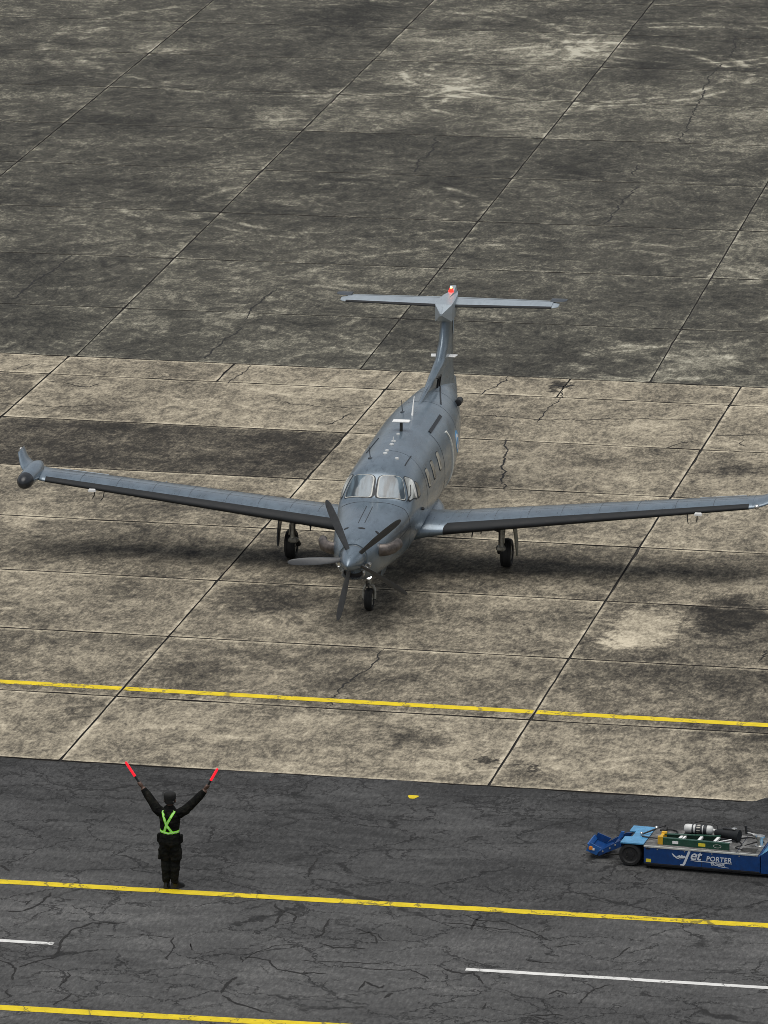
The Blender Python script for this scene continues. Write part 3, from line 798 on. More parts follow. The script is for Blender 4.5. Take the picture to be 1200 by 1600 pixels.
# cargo door: raised pale seal at its rear edge, seams
strip('cargo_door_seal', [TZ(2.16, 2.43), TZ(2.26, 2.25), TZ(2.29, 1.9), TZ(2.26, 1.5), TZ(2.16, 1.12)], .06, .025, 'door_seal', fus)
strip('cargo_door_seam', [TZ(2.22, 2.42), TZ(2.33, 2.25), TZ(2.36, 1.9), TZ(2.33, 1.5), TZ(2.22, 1.12)], .05, .006, 'seam_dark', fus)
strip('cargo_door_seam', [TX(.55, 1.02), TZ(1.08, 2.5), TZ(1.12, 2.25), TZ(1.14, 1.6), TZ(1.10, 1.15)], .018, .003, 'seam_dark', fus)
strip('cargo_door_hinge', [TX(.530, 1.12), TX(.525, 2.66)], .075, .022, 'seam_dark', fus)
strip('drip_rail', [TX(.475, -1.83), TX(.485, -1.08)], .022, .012, 'seam_dark', fus)
strip('drip_rail', [TX(-.475, -1.0), TX(-.40, .1)], .022, .012, 'seam_dark', fus)
strip('panel_seam', [TX(-.07, -3.42), TX(-.052, -4.58)], .014, .003, 'seam_dark', fus)
strip('panel_seam', [TX(.058, -3.45), TX(.077, -4.55)], .014, .003, 'seam_dark', fus)
strip('panel_seam', [TZ(-3.05, 1.2), TZ(-3.05, 1.7), TZ(-3.05, 2.05), TX(.5, -3.12), TX(0.0, -3.16), TX(-.5, -3.12), TZ(-3.05, 2.05, -1)], .012, .003, 'seam_dark', fus)
strip('panel_seam', [TZ(-4.9, 1.55), TZ(-4.2, 1.62), TZ(-3.1, 1.72)], .012, .003, 'seam_dark', fus)
strip('panel_seam', [TX(.0, -1.2), TX(.5, -1.18), TZ(-1.2, 2.2), TZ(-1.2, 1.6)], .009, .0025, 'dark_paint', fus)
for y_ in (3.35, 4.6):
    strip('panel_seam', [TZ(y_, 1.5), TZ(y_, 2.0), TZ(y_, 2.5), TX(.1, y_), TX(-.3, y_)], .009, .0025, 'dark_paint', fus)
strip('dorsal_slot', [TX(.13, 5.2), TX(.40, 3.55)], .03, .012, 'seam_dark', fus)
# cowl vents and a side vent
for (x, y_, w_, l_) in ((-.267, -4.787, .05, .035), (.064, -4.857, .075, .035), (.383, -4.78, .05, .04)):
    a = TX(x, y_)
    cs = [TX(x - w_, y_ - l_), TX(x + w_, y_ - l_), TX(x + w_, y_ + l_), TX(x - w_, y_ + l_)]
    patch('cowl_vent', cs, .006, 'black_metal', fus, .8, 1.0, 3)
MB().lathe([(-.06, .012), (0, .035), (.05, .02)], off(*TZ(-1.9, 1.78), .02), 'Y', 12).build('static_port', 'black_metal', fus, True)
# roof aerials
for (x, y_, r_) in ((-.002, -1.241, .046), (-.004, -1.452, .05), (.015, -.734, .05), (.012, -.463, .052), (.008, .153, .04), (.278, -1.678, .045)):
    c_ = off(*TX(x, y_), 0)
    MB().lathe([(-.02, r_), (.012, r_), (.028, r_ * .75), (.034, r_ * .2)], c_, 'Z', 18).build('roof_antenna', 'roof_white', fus, True)
c_ = S(*TX(.012, -.5))
MB().box((c_.x, c_.y, c_.z + .06), (.02, .07, .10), None, .6, .005).build('roof_antenna', 'white_plastic', fus)
c_ = S(*TX(.02, .5))
tb = MB().box((c_.x, c_.y, c_.z + .09), (.055, .14, .22), None, .9, .015).build('mast_antenna', 'gear_dark', fus)
MB().box((c_.x, c_.y, c_.z + .21), (.37, .20, .026), None, 1.0, .01).build('antenna_plate', 'white_plastic', tb)
c_ = S(*TX(.03, 1.909))
MB().tube([c_ + Vector((0, 0, -.02)), c_ + Vector((.005, .10, .2)), c_ + Vector((.01, .22, .37))], [(.026, .03), (.015, .018), (.008, .01)], 8).build('blade_antenna', 'white_plastic', fus, True)
for (x, y_, hh) in ((-.278, -1.708, .24), (-.237, 2.266, .26)):
    c_ = S(*TX(x, y_))
    rod = MB().tube([c_ + Vector((0, 0, -.02)), c_ + Vector((-.03, .03, hh))], [.012, .006], 6).build('whip_antenna', 'dark_paint', fus)
    MB().lathe([(-.03, .05), (.01, .05), (.02, .03)], c_, 'Z', 12).build('antenna_base', 'dark_paint', rod, True)
# rear pod on the port flank
c_ = S(*TZ(5.0, 2.40))
MB().lathe([(-.16, .045), (-.15, .075), (.12, .075), (.16, .05)], (c_.x + .06, c_.y, c_.z + .02), 'Y', 18).build('flank_pod', 'black_metal', fus, True)
# national roundel on the rear flank
cs = [TZ(2.98, 1.72), TZ(3.46, 1.72), TZ(3.46, 2.2), TZ(2.98, 2.2)]
rd = patch('roundel', cs, .004, 'flag_blue', fus, .95)
patch('roundel_ring', cs, .007, 'white_plastic', rd, .95, .66)
patch('roundel_centre', cs, .010, 'flag_blue', rd, .95, .33)

# belly fairing under the wing
rg = []
for i in range(21):
    t = i / 20; y_ = -1.75 + 3.9 * t
    k = math.sin(PI * min(1, max(0, t))) ** .55
    rg.append([(.98 * k * math.copysign(abs(math.cos(a)) ** .7, math.cos(a)) + .001, y_, 1.03 + (.33 if math.sin(a) > 0 else .20) * k * math.copysign(abs(math.sin(a)) ** .8, math.sin(a))) for a in [2 * PI * q / 40 for q in range(40)]])
MB().loft(rg).build('belly_fairing', 'grey_paint', AC, True, 70)

# nose: spinner, intake, exhausts, propeller
HZ = 1.66
sp = MB().lathe([(-.72, .005), (-.70, .03), (-.64, .075), (-.52, .135), (-.36, .19), (-.18, .235), (-.04, .258), (.0, .26), (.02, .245)], (0, -5.53, HZ), 'Y', 40).build('spinner', 'grey_paint', AC, True, 60)
MB().lathe([(.0, .262), (.018, .268), (.04, .262)], (0, -5.535, HZ), 'Y', 40).build('spinner_backplate', 'steel', sp, True)
def blade_ring(r_, chord, thick, ang):
    out = []
    for k in range(14):
        t = 2 * PI * k / 14
        u = math.cos(t) * chord / 2; v = math.sin(t) * thick / 2 * (1 - .35 * math.cos(t))
        out.append((u * math.cos(ang) - v * math.sin(ang), u * math.sin(ang) + v * math.cos(ang), r_))
    return out
PROF = [(.20, .10, .09, 60), (.30, .13, .065, 56), (.45, .155, .045, 50), (.65, .175, .034, 42), (.90, .17, .026, 34), (1.10, .15, .02, 29), (1.24, .12, .016, 26), (1.31, .075, .010, 25), (1.335, .03, .006, 25)]
for kk, a0 in enumerate((185, 257, 329, 41, 113)):
    # angle measured in the disc plane as seen from ahead
    a = R(a0)
    er = Vector((math.cos(a), 0, math.sin(a))); et = Vector((-math.sin(a), 0, math.cos(a))); ey = Vector((0, 1, 0))
    rr = []
    for (r_, ch, th_, an) in PROF:
        rr.append([Vector((0, -5.68, HZ)) + er * q[2] + et * q[0] + ey * q[1] for q in blade_ring(r_, ch, th_, R(-an))])
    bl = MB().loft(rr).build('propeller_blade', 'blade_paint', AC, True, 60)
# chin intake
ik = []
for (s_, y_) in ((1.0, -5.40), (1.06, -5.56), (1.0, -5.60), (.86, -5.58), (.78, -5.40)):
    ik.append([(.235 * s_ * math.copysign(abs(math.cos(t)) ** .8, math.cos(t)), y_, 1.335 + .125 * s_ * math.sin(t)) for t in [2 * PI * k / 36 for k in range(36)]])
il = MB().loft(ik, False).build('intake_lip', 'steel', AC, True, 80)
MB().add([(.20 * math.cos(t), -5.50, 1.335 + .108 * math.sin(t)) for t in [2 * PI * k / 30 for k in range(30)]], [tuple(range(30))]).build('intake_duct', 'black_metal', il)
for sd in (-1, 1):
    MB().lathe([(-.08, .03), (-.10, .05), (-.05, .065), (.05, .06)], (sd * .30, -5.44, 1.50), 'Y', 18).build('side_inlet', 'steel', AC, True)
    pth = [(sd * .36, -5.02, 1.70), (sd * .50, -5.02, 1.70), (sd * .62, -4.97, 1.705), (sd * .715, -4.87, 1.72), (sd * .765, -4.72, 1.735), (sd * .785, -4.60, 1.74)]
    ex = MB().tube(pth, [(.10, .13), (.10, .13), (.098, .125), (.095, .12), (.092, .115), (.092, .115)], 20, cap=False).build('exhaust_stack', 'exhaust_metal', AC, True, 70)
    e = Vector(pth[-1]); dv = (Vector(pth[-1]) - Vector(pth[-2])).normalized()
    MB().tube([e - dv * .03, e - dv * .02], .088, 20).build('exhaust_outlet', 'black_metal', ex)
    MB().tube([(sd * .38, -5.02, 1.70), (sd * .47, -5.02, 1.70)], [(.135, .165), (.118, .148)], 20).build('exhaust_shroud', 'dark_paint', ex, True)

# wings
def airfoil(n=26, t=.16):
    up, lo = [], []
    for i in range(n + 1):
        x = .5 * (1 - math.cos(PI * i / n))
        yt = 5 * t * (.2969 * math.sqrt(x) - .126 * x - .3516 * x ** 2 + .2843 * x ** 3 - .1036 * x ** 4)
        yc = .03 * (2 * .4 * x - x * x) / .16 if x < .4 else .03 * ((1 - .8) + .8 * x - x * x) / .36
        up.append((x, yc + yt)); lo.append((x, yc - yt * .85))
    return up[::-1] + lo[1:-1]
AF = airfoil()
def wsec(sd, x, yl, ch, z, t=.16, tw=0.0, cant=0.0):
    """airfoil ring; cant leans the section over towards vertical for the winglet"""
    out = []
    base = airfoil(26, t)
    for (u, v) in base:
        yy = yl + ch * (u * math.cos(tw) + v * math.sin(tw)); zz = ch * (v * math.cos(tw) - u * math.sin(tw))
        out.append(Vector((sd * (x - zz * math.sin(cant)), yy, z + zz * math.cos(cant))))
    return out
def wing_par(x):
    t = (x - .8) / 6.85
    yl = -1.02 + .60 * t
    ch = 2.12 - .98 * t
    z = 1.005 + .675 * t
    return yl, ch, z, .17 - .03 * t, R(2.0 - 1.5 * t)
wings = {}
for sd in (-1, 1):
    rr = []
    for i in range(26):
        x = .55 + (7.62 - .55) * i / 25
        yl, ch, z, t_, tw = wing_par(x)
        rr.append(wsec(sd, x, yl, ch, z, t_, tw))
    wg = MB().loft(rr).build('wing', 'grey_paint', AC, True, 50)
    wings[sd] = wg
    # winglet
    rr = []
    yl, ch, z, t_, tw = wing_par(7.62)
    for i in range(15):
        s_ = i / 14
        cant = R(4 + 48 * min(1, s_ * 1.8))
        xx = 7.625 + .34 * math.sin(min(1, s_ * 1.5) * PI / 2) + .36 * s_
        zz = z + .02 * s_ + .36 * s_ ** 1.5
        yy = yl + .85 * s_ ** 1.25
        cc = ch * (1 - s_) + .62 * s_
        rr.append(wsec(sd, xx, yy, cc, zz, .125, tw * (1 - s_), cant))
    wl = MB().loft(rr).build('winglet', 'grey_paint', wg, True, 60)
    e = Vector(rr[-1][0])
    MB().lathe([(-.08, .012), (0, .018), (.05, .008)], (sd * 8.33, .72, z + .40), 'Y', 8).build('tip_light', 'white_plastic', wl, True)
    # rubber de-icing boot, widened and run to the root to paint leading-edge shade
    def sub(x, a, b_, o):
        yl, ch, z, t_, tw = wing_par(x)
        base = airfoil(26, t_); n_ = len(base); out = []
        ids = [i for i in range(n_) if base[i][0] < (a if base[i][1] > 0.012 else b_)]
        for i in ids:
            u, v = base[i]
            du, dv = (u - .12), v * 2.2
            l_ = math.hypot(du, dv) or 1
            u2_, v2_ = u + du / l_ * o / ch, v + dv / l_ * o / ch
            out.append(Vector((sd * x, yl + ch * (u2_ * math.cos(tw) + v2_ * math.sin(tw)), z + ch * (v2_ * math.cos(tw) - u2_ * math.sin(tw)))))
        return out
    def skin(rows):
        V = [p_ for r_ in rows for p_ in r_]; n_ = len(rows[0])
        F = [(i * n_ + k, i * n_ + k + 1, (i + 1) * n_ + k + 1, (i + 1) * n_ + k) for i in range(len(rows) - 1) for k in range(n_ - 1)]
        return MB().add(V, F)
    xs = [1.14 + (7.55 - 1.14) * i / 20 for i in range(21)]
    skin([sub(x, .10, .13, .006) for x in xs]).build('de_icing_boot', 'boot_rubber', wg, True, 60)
    # hinge lines of flap and aileron, panel seams on the upper skin
    def top(x, u, o=.004):
        yl, ch, z, t_, tw = wing_par(x)
        yt = 5 * t_ * (.2969 * math.sqrt(u) - .126 * u - .3516 * u ** 2 + .2843 * u ** 3 - .1036 * u ** 4)
        yc = .03 * (.8 * u - u * u) / .16 if u < .4 else .03 * (.2 + .8 * u - u * u) / .36
        v = yc + yt
        return Vector((sd * x, yl + ch * (u * math.cos(tw) + v * math.sin(tw)), z + ch * (v * math.cos(tw) - u * math.sin(tw)) + o))
    def seam(name, pts, w, mat='seam_dark', par=wg):
        V = []
        for i, p_ in enumerate(pts):
            dr = (pts[min(len(pts) - 1, i + 1)] - pts[max(0, i - 1)]).normalized(); sdv = Vector((-dr.y, dr.x, 0)).normalized() * w / 2
            V += [p_ + sdv, p_ - sdv]
        MB().add(V, [(2 * i, 2 * i + 1, 2 * i + 3, 2 * i + 2) for i in range(len(pts) - 1)]).build(name, mat, par)
    seam('flap_hinge_line', [top(1.0 + 4.3 * i / 12, .74) for i in range(13)], .025)
    seam('aileron_hinge_line', [top(5.35 + 2.1 * i / 8, .76) for i in range(9)], .025)
    for x in (1.05, 5.32, 7.48): seam('panel_seam', [top(x, .76 + .22 * i / 4) for i in range(5)], .02)
    for x in (1.6, 2.2, 2.9, 3.6, 4.4, 5.2, 6.0, 6.8): seam('panel_seam', [top(x, .1 + .6 * i / 6, .003) for i in range(7)], .010, 'dark_paint')
    seam('spar_seam', [top(1.1 + 6.4 * i / 14, .38, .003) for i in range(15)], .010, 'dark_paint')
    seam('spar_seam', [top(1.1 + 6.4 * i / 14, .60, .003) for i in range(15)], .010, 'dark_paint')
    seam('aileron_tab', [top(6.4 + 1.0 * i / 5, .955, .005) for i in range(6)], .05, 'light_grey_paint')
    seam('walkway_strip', [top(1.18 + .04 * i, .42 + .0 * i, .004) for i in range(2)], .01, 'dark_paint')
    # stall-warning plate and probe under the leading edge
    yl, ch, z, t_, tw = wing_par(6.5)
    pb = MB().box((sd * 6.5, yl - .005, z - .035), (.165, .10, .07), None, .9, .015).build('probe_plate', 'white_plastic', wg)
    MB().tube([(sd * 6.47, yl + .12, z - .06), (sd * 6.47, yl + .04, z - .17), (sd * 6.48, yl - .08, z - .19)], .012, 6).build('pitot_probe', 'black_metal', pb)
    yl, ch, z, t_, tw = wing_par(6.26)
    MB().tube([(sd * 6.26, yl + .12, z - .05), (sd * 6.27, yl + .06, z - .17), (sd * 6.30, yl - .05, z - .21)], .010, 6).build('vent_tube', 'black_metal', pb)
    yl, ch, z, t_, tw = wing_par(1.9)
    MB().tube([(sd * 1.75, yl + .25, z - .05), (sd * 1.73, yl + .15, z - .22)], [.02, .012], 6).build('drain_mast', 'black_metal', wg)
    for x in (2.5, 3.9, 5.2):
        yl, ch, z, t_, tw = wing_par(x)
        MB().lathe([(0, .01), (.15, .05), (.45, .065), (.8, .03), (.95, .01)], (sd * x, yl + ch * .52, z - .075), 'Y', 12).build('flap_track_fairing', 'grey_paint', wg, True)
    # wing-root fillet
    rg = []
    for i in range(9):
        s_ = i / 8; k = (1 - s_) ** 2
        x = .42 + .85 * s_
        yl, ch, z, t_, tw = wing_par(x)
        rg.append(wsec(sd, x, yl - .13 * k, ch + .40 * k, z + .05 * k, t_ + .12 * k + .006, tw))
    MB().loft(rg).build('root_fillet', 'grey_paint', wg, True, 60)
# radar pod on the starboard tip (left in the picture)
rp = MB().lathe([(-1.16, .01), (-1.14, .06), (-1.08, .11), (-.98, .15), (-.82, .170), (-.55, .182), (-.2, .20), (.15, .185), (.5, .11), (.8, .01)], (-7.88, 0, 1.775), 'Y', 28).build('radar_pod', 'grey_paint', wings[-1], True, 60)
MB().lathe([(-1.172, .012), (-1.152, .068), (-1.09, .119), (-.985, .156), (-.88, .172), (-.82, .176)], (-7.88, 0, 1.775), 'Y', 28).build('radome', 'radome_black', wings[-1], True, 60)
yl, ch, z, t_, tw = wing_par(7.62)
MB().lathe([(-.05, .02), (-.02, .05), (.05, .05)], (7.72, yl + .03, z + .02), 'Y', 12).build('navigation_light', 'steel', wings[1], True)

# tail fin with dorsal fillet
def fin_le(z):
    if z < 3.10: return 2.30 + (z - 2.74) / .36 * 3.37 if z > 2.74 else 2.30 + (z - 2.74) * 1.0
    if z < 3.40: return 5.67 + (z - 3.10) / .30 * .55
    return 6.22 + (z - 3.40) / .65 * .40
def fin_te(z): return 7.85 + (z - 2.5) * .12
rr = []
zs = [2.30, 2.50, 2.62, 2.70] + [2.74 + .04 * i for i in range(10)] + [3.15, 3.22, 3.3, 3.4, 3.6, 3.8, 4.02]
for z in zs:
    a, b_ = fin_le(z), fin_te(z); ch = b_ - a
    tk = .115 if z > 3.2 else .115 + (3.2 - z) * .04
    ring = []
    for k in range(40):
        t = 2 * PI * k / 40
        u = .5 - .5 * math.cos(t)
        yy = a + ch * u
        full = max(0.0, min(1.0, (yy - 2.4) / 3.8))
        w_ = tk * (.10 + .90 * full ** 1.15) * min(1, math.sqrt(max(0, (yy - a) / .30))) * min(1, (b_ - yy) / 1.0 + .04)
        if z < 3.0: w_ += (3.0 - z) * .09 * full * min(1, (b_ - yy) / 1.0)
        ring.append((math.copysign(1, math.sin(t)) * w_ if abs(math.sin(t)) > 1e-6 else 0, yy, z))
    rr.append(ring)
fin = MB().loft(rr).build('tail_fin', 'grey_paint', AC, True, 60)
for sd in (-1, 1):
    V = []
    for i in range(9):
        z = 2.62 + 1.35 * i / 8; y_ = 7.12 + (z - 2.5) * .12
        w_ = .105 * min(1, (fin_te(z) - y_) / 1.0 + .04) + .012
        V += [(sd * w_, y_ - .012, z), (sd * w_, y_ + .012, z)]
    MB().add(V, [(2 * i, 2 * i + 1, 2 * i + 3, 2 * i + 2) for i in range(8)]).build('rudder_hinge_line', 'seam_dark', fin)
    MB().box((sd * .185, 6.55, 3.07), (.20, .24, .02), Matrix.Rotation(R(-10 * sd), 3, 'Z'), 1, .006).build('navigation_antenna', 'white_plastic', fin)
    # flag on the rudder
    for q, mt in enumerate(('flag_blue', 'white_plastic', 'flag_blue')):
        f_ = lambda y_, z: (sd * (.115 * min(1, (fin_te(z) - y_) / 1.0 + .04) + .014), y_, z)
        y0, y1 = 7.22 + .17 * q, 7.22 + .17 * q + .166
        MB().add([f_(y0, 3.40), f_(y1, 3.40), f_(y1, 3.74), f_(y0, 3.74)], [(0, 1, 2, 3)]).build('flag_stripe', mt, fin)
MB().add([(.012, 3.7, 2.905), (.012, 4.05, 2.93), (.03, 4.25, 2.975), (.03, 3.98, 2.945)], [(0, 1, 2, 3)]).build('fillet_plate', 'light_grey_paint', fin)
# fuselage-to-fin number
def lettering(name, body, size, M, mat, parent, shear=0.0, ext=.002, spacing=1.0, offset=0.0):
    cu = bpy.data.curves.new(name, 'FONT')
    cu.body = body; cu.size = size; cu.shear = shear; cu.extrude = ext; cu.space_character = spacing; cu.offset = offset
    tmp = bpy.data.objects.new(name, cu); COL.objects.link(tmp)
    bpy.context.view_layer.update()
    me = bpy.data.meshes.new_from_object(tmp.evaluated_get(bpy.context.evaluated_depsgraph_get()))
    bpy.data.objects.remove(tmp); bpy.data.curves.remove(cu)
    me.name = name
    me.materials.clear(); me.materials.append(MAT[mat])
    o = bpy.data.objects.new(name, me); COL.objects.link(o)
    o.parent = parent
    o.matrix_local = M
    return o
# reading along +Y on the port face, letters upright
Mx = Matrix(((0.10, 0, 1, .150), (1, 0, -0.10, 4.55), (0, 1, 0, 2.80), (0, 0, 0, 1)))
Mx = Matrix.Translation((.0, 0, 0)) @ Mx
lettering('tail_number', '77', .34, Mx @ Matrix.Rotation(R(0), 4, 'Y'), 'marking_black', fin, .15, .02)
# bullet fairing
rg = []
for (y_, w_, h0, h1) in ((6.13, .02, 4.07, 4.10), (6.50, .185, 3.86, 4.235), (7.0, .185, 3.86, 4.245), (7.5, .16, 3.92, 4.235), (8.0, .10, 4.0, 4.2), (8.35, .03, 4.06, 4.14)):
    hm = (h0 + h1) / 2
    rg.append([(-w_, y_, h0), (0, y_ - .0, h0 - .004), (w_, y_, h0), (w_ * 1.02, y_, hm), (w_, y_, h1), (0, y_, h1 + .012), (-w_, y_, h1), (-w_ * 1.02, y_, hm)])
bul = MB().loft(rg).build('tail_bullet', 'light_grey_paint', AC, False)
bp = MB().loft([[(-.05, 7.1, 4.22), (.05, 7.1, 4.22), (.02, 7.1, 4.25), (-.02, 7.1, 4.25)], [(-.075, 7.6, 4.22), (.075, 7.6, 4.22), (.06, 7.6, 4.28), (-.06, 7.6, 4.28)],
                [(-.085, 7.95, 4.18), (.085, 7.95, 4.18), (.065, 7.95, 4.36), (-.065, 7.95, 4.36)], [(-.05, 8.2, 4.16), (.05, 8.2, 4.16), (.03, 8.2, 4.27), (-.03, 8.2, 4.27)]]).build('beacon_pod', 'light_grey_paint', bul, True, 40)
MB().lathe([(-.02, .058), (.04, .056), (.085, .04), (.10, .015)], (0, 7.62, 4.275), 'Z', 18).build('beacon_lamp', 'beacon_red', bul, True)
MB().lathe([(.0, .026), (.035, .024), (.045, .008)], (0, 7.62, 4.365), 'Z', 12).build('beacon_bulb', 'beacon_core', bul, True)
# tailplane
for sd in (-1, 1):
    rr = []
    for i in range(12):
        s_ = i / 11; x = .10 + 2.22 * s_
        rr.append(wsec(sd, x, 6.98 + .18 * s_, 1.02 - .26 * s_, 4.085 + .0 * s_, .105, 0))
    hs = MB().loft(rr).build('tailplane', 'light_grey_paint', AC, True, 50)
    rr = []
    for i in range(6):
        s_ = i / 5; x = .10 + 2.22 * s_
        yl = 6.98 + .18 * s_; ch = 1.02 - .26 * s_
        base = [q for q in airfoil(26, .105) if q[0] < .07]
        rr.append([Vector((sd * x, yl + ch * (u + (u - .08) * .04), 4.085 + ch * v * 1.10)) for u, v in base])
    V = [p_ for r_ in rr for p_ in r_]; n_ = len(rr[0])
    MB().add(V, [(i * n_ + k, i * n_ + k + 1, (i + 1) * n_ + k + 1, (i + 1) * n_ + k) for i in range(5) for k in range(n_ - 1)]).build('de_icing_boot', 'boot_rubber', hs, True, 60)
    V = []
    for i in range(9):
        x = .25 + 2.05 * i / 8; s_ = (x - .1) / 2.22; yl = 6.98 + .18 * s_; ch = 1.02 - .26 * s_
        V += [(sd * x, yl + ch * .60, 4.085 + ch * .070), (sd * x, yl + ch * .63, 4.085 + ch * .067)]
    MB().add(V, [(2 * i, 2 * i + 1, 2 * i + 3, 2 * i + 2) for i in range(8)]).build('elevator_hinge_line', 'seam_dark', hs)
    MB().loft([wsec(sd, 2.325, 7.18, .62, 4.085, .10), wsec(sd, 2.40, 7.22, .5, 4.085, .10), wsec(sd, 2.46, 7.30, .36, 4.085, .09)]).build('tailplane_tip', 'light_grey_paint', hs, True, 50)
    MB().loft([wsec(sd, 2.25, 7.52, .42, 4.14, .09), wsec(sd, 2.50, 7.58, .36, 4.14, .09), wsec(sd, 2.60, 7.68, .22, 4.14, .09)]).build('elevator_horn', 'dark_paint', hs, True, 50)
    for x in (1.5, 2.0):
        MB().tube([(sd * x, 7.92, 4.10), (sd * x, 8.08, 4.10)], .006, 5).build('static_wick', 'black_metal', hs)

# landing gear
def wheel(c, r_, w_, parent, name='wheel'):
    h_ = w_ / 2
    wh = MB().lathe([(-h_ * .55, r_ * .56), (-h_ * .9, r_ * .62), (-h_, r_ * .78), (-h_ * .88, r_ * .92), (-h_ * .5, r_ * .99), (-h_ * .42, r_ * .975), (-h_ * .36, r_), (0, r_ * 1.005), (h_ * .36, r_), (h_ * .42, r_ * .975), (h_ * .5, r_ * .99),
                     (h_ * .88, r_ * .92), (h_, r_ * .78), (h_ * .9, r_ * .62), (h_ * .55, r_ * .56)], c, 'X', 36).build('tyre', 'tyre_rubber', parent, True, 30)
    MB().lathe([(-h_ * .7, r_ * .2), (-h_ * .75, r_ * .54), (-h_ * .5, r_ * .58), (h_ * .5, r_ * .58), (h_ * .75, r_ * .54), (h_ * .7, r_ * .2), (h_ * .95, r_ * .16)], c, 'X', 24).build('rim', 'gear_metal', wh, True, 30)
    return wh
ng = MB()
ng.tube([(0, -3.44, 1.12), (0, -3.50, .62)], [.055, .045], 12)
ng.tube([(0, -3.50, .66), (0, -3.52, .50)], [.038, .036], 12)
nose = ng.build('nose_gear_strut', 'gear_metal', AC, True)
wheel((0, -3.56, .235), .235, .165, nose)
for sd in (-1, 1):
    MB().tube([(0, -3.52, .535), (sd * .075, -3.525, .525), (sd * .115, -3.535, .44), (sd * .118, -3.55, .33), (sd * .112, -3.56, .22)], [(.035, .03), (.032, .03), (.022, .03), (.02, .03), (.022, .03)], 10).build('fork_arm', 'gear_metal', nose, True)
MB().tube([(-.14, -3.56, .235), (.14, -3.56, .235)], .022, 10).build('axle', 'gear_dark', nose)
MB().tube([(0, -3.62, .60), (0, -3.66, .52), (0, -3.58, .47)], [.02, .022, .02], 8).build('torque_link', 'gear_dark', nose)
MB().tube([(0, -3.44, .70), (0, -2.95, 1.05)], .025, 8).build('drag_brace', 'gear_dark', nose)
MB().box((-.05, -3.58, .58), (.03, .05, .11)).build('steering_link', 'gear_dark', nose)
MB().lathe([(.02, .062), (.0, .066), (.06, .05), (.1, .02)], (0, -3.63, .74), 'Y', 20).build('light_housing', 'gear_dark', nose, True)
MB().lathe([(-.012, .02), (.0, .052), (.012, .055)], (0, -3.63, .74), 'Y', 20).build('landing_lamp', 'landing_light', nose, True)
for sd in (-1, 1):
    MB().box((sd * .30, -3.5, .86), (.02, .75, .22), Matrix.Rotation(R(sd * 14), 3, 'Y'), 1, .008).build('nose_gear_door', 'grey_paint', nose)
for sd in (-1, 1):
    x = sd * 2.30
    leg = MB().tube([(x - sd * .02, .06, 1.10), (x - sd * .04, .04, .80), (x - sd * .05, .0, .52)], [.075, .065, .055], 12).build('main_gear_leg', 'gear_metal', AC, True)
    MB().box((x - sd * .06, .02, .47), (.21, .16, .11), None, 1, .03).build('trailing_link', 'gear_metal', leg)
    MB().tube([(x - sd * .12, .02, .48), (x - sd * .14, .28, .31)], [(.045, .06), (.04, .05)], 10).build('trailing_arm', 'gear_dark', leg)
    MB().tube([(x - sd * .03, .12, .95), (x - sd * .06, .16, .52)], [.04, .035], 10).build('shock_strut', 'gear_dark', leg)
    MB().tube([(x - sd * .09, -.03, .98), (x - sd * .10, -.02, .55)], .013, 6).build('brake_hose', 'black_metal', leg)
    MB().tube([(x - sd * .02, -.03, .86), (x + sd * .01, -.05, .80), (x + sd * .02, -.05, .6)], .016, 6).build('hydraulic_line', 'gear_metal', leg)
    MB().tube([(x - sd * .10, .02, .83), (x - sd * .55, .06, .98)], .022, 8).build('retraction_brace', 'gear_dark', leg)
    MB().tube([(x - sd * .45, -.10, 1.0), (x - sd * .47, -.14, .80)], .014, 6).build('door_link', 'black_metal', leg)
    wheel((x + sd * .03, .26, .31), .31, .235, leg)
    MB().tube([(x - sd * .15, .26, .31), (x + sd * .13, .26, .31)], .04, 10).build('axle', 'gear_dark', leg)
    # outboard leg door: long tapering plate
    pl = [(-.20, 1.08), (.20, 1.08), (.19, .85), (.17, .55), (.06, .31), (-.04, .31), (-.16, .55), (-.19, .85)]
    V = [(x + sd * (.19 + .10 * (1.08 - z) * 1.0 + .02 * math.sin((1.08 - z) * 4)), .06 + y_, z) for y_, z in pl] + [(x + sd * (.215 + .10 * (1.08 - z) + .02 * math.sin((1.08 - z) * 4)), .06 + y_, z) for y_, z in pl]
    n_ = len(pl)
    MB().add(V, [tuple(range(n_)), tuple(range(2 * n_ - 1, n_ - 1, -1))] + [(i, (i + 1) % n_, n_ + (i + 1) % n_, n_ + i) for i in range(n_)]).build('gear_door', 'olive_primer' if sd > 0 else 'dark_paint', leg)

# ------------------------------------------------------------------ marshaller
PX0, PY0 = .425, -22.125
person = empty('person', (PX0, PY0, .011))
tag(person, 'person in dark camouflage uniform with green reflective harness, both arms raised, back to camera', 'person')
def capsule_set():
    b = MB()
    def tb(path, rad, seg=14):
        # rounded ends so that the union is smooth
        P_ = [Vector(p_) for p_ in path]; r_ = list(rad)
        def mx(q): return max(q) if isinstance(q, tuple) else q
        d0 = (P_[0] - P_[1]).normalized() * mx(r_[0]) * .6; d1 = (P_[-1] - P_[-2]).normalized() * mx(r_[-1]) * .6
        sc = lambda q, k: tuple(x * k for x in q) if isinstance(q, tuple) else q * k
        b.tube([P_[0] + d0] + P_ + [P_[-1] + d1], [sc(r_[0], .55)] + r_ + [sc(r_[-1], .55)], seg)
    return b, tb
b, tb = capsule_set()
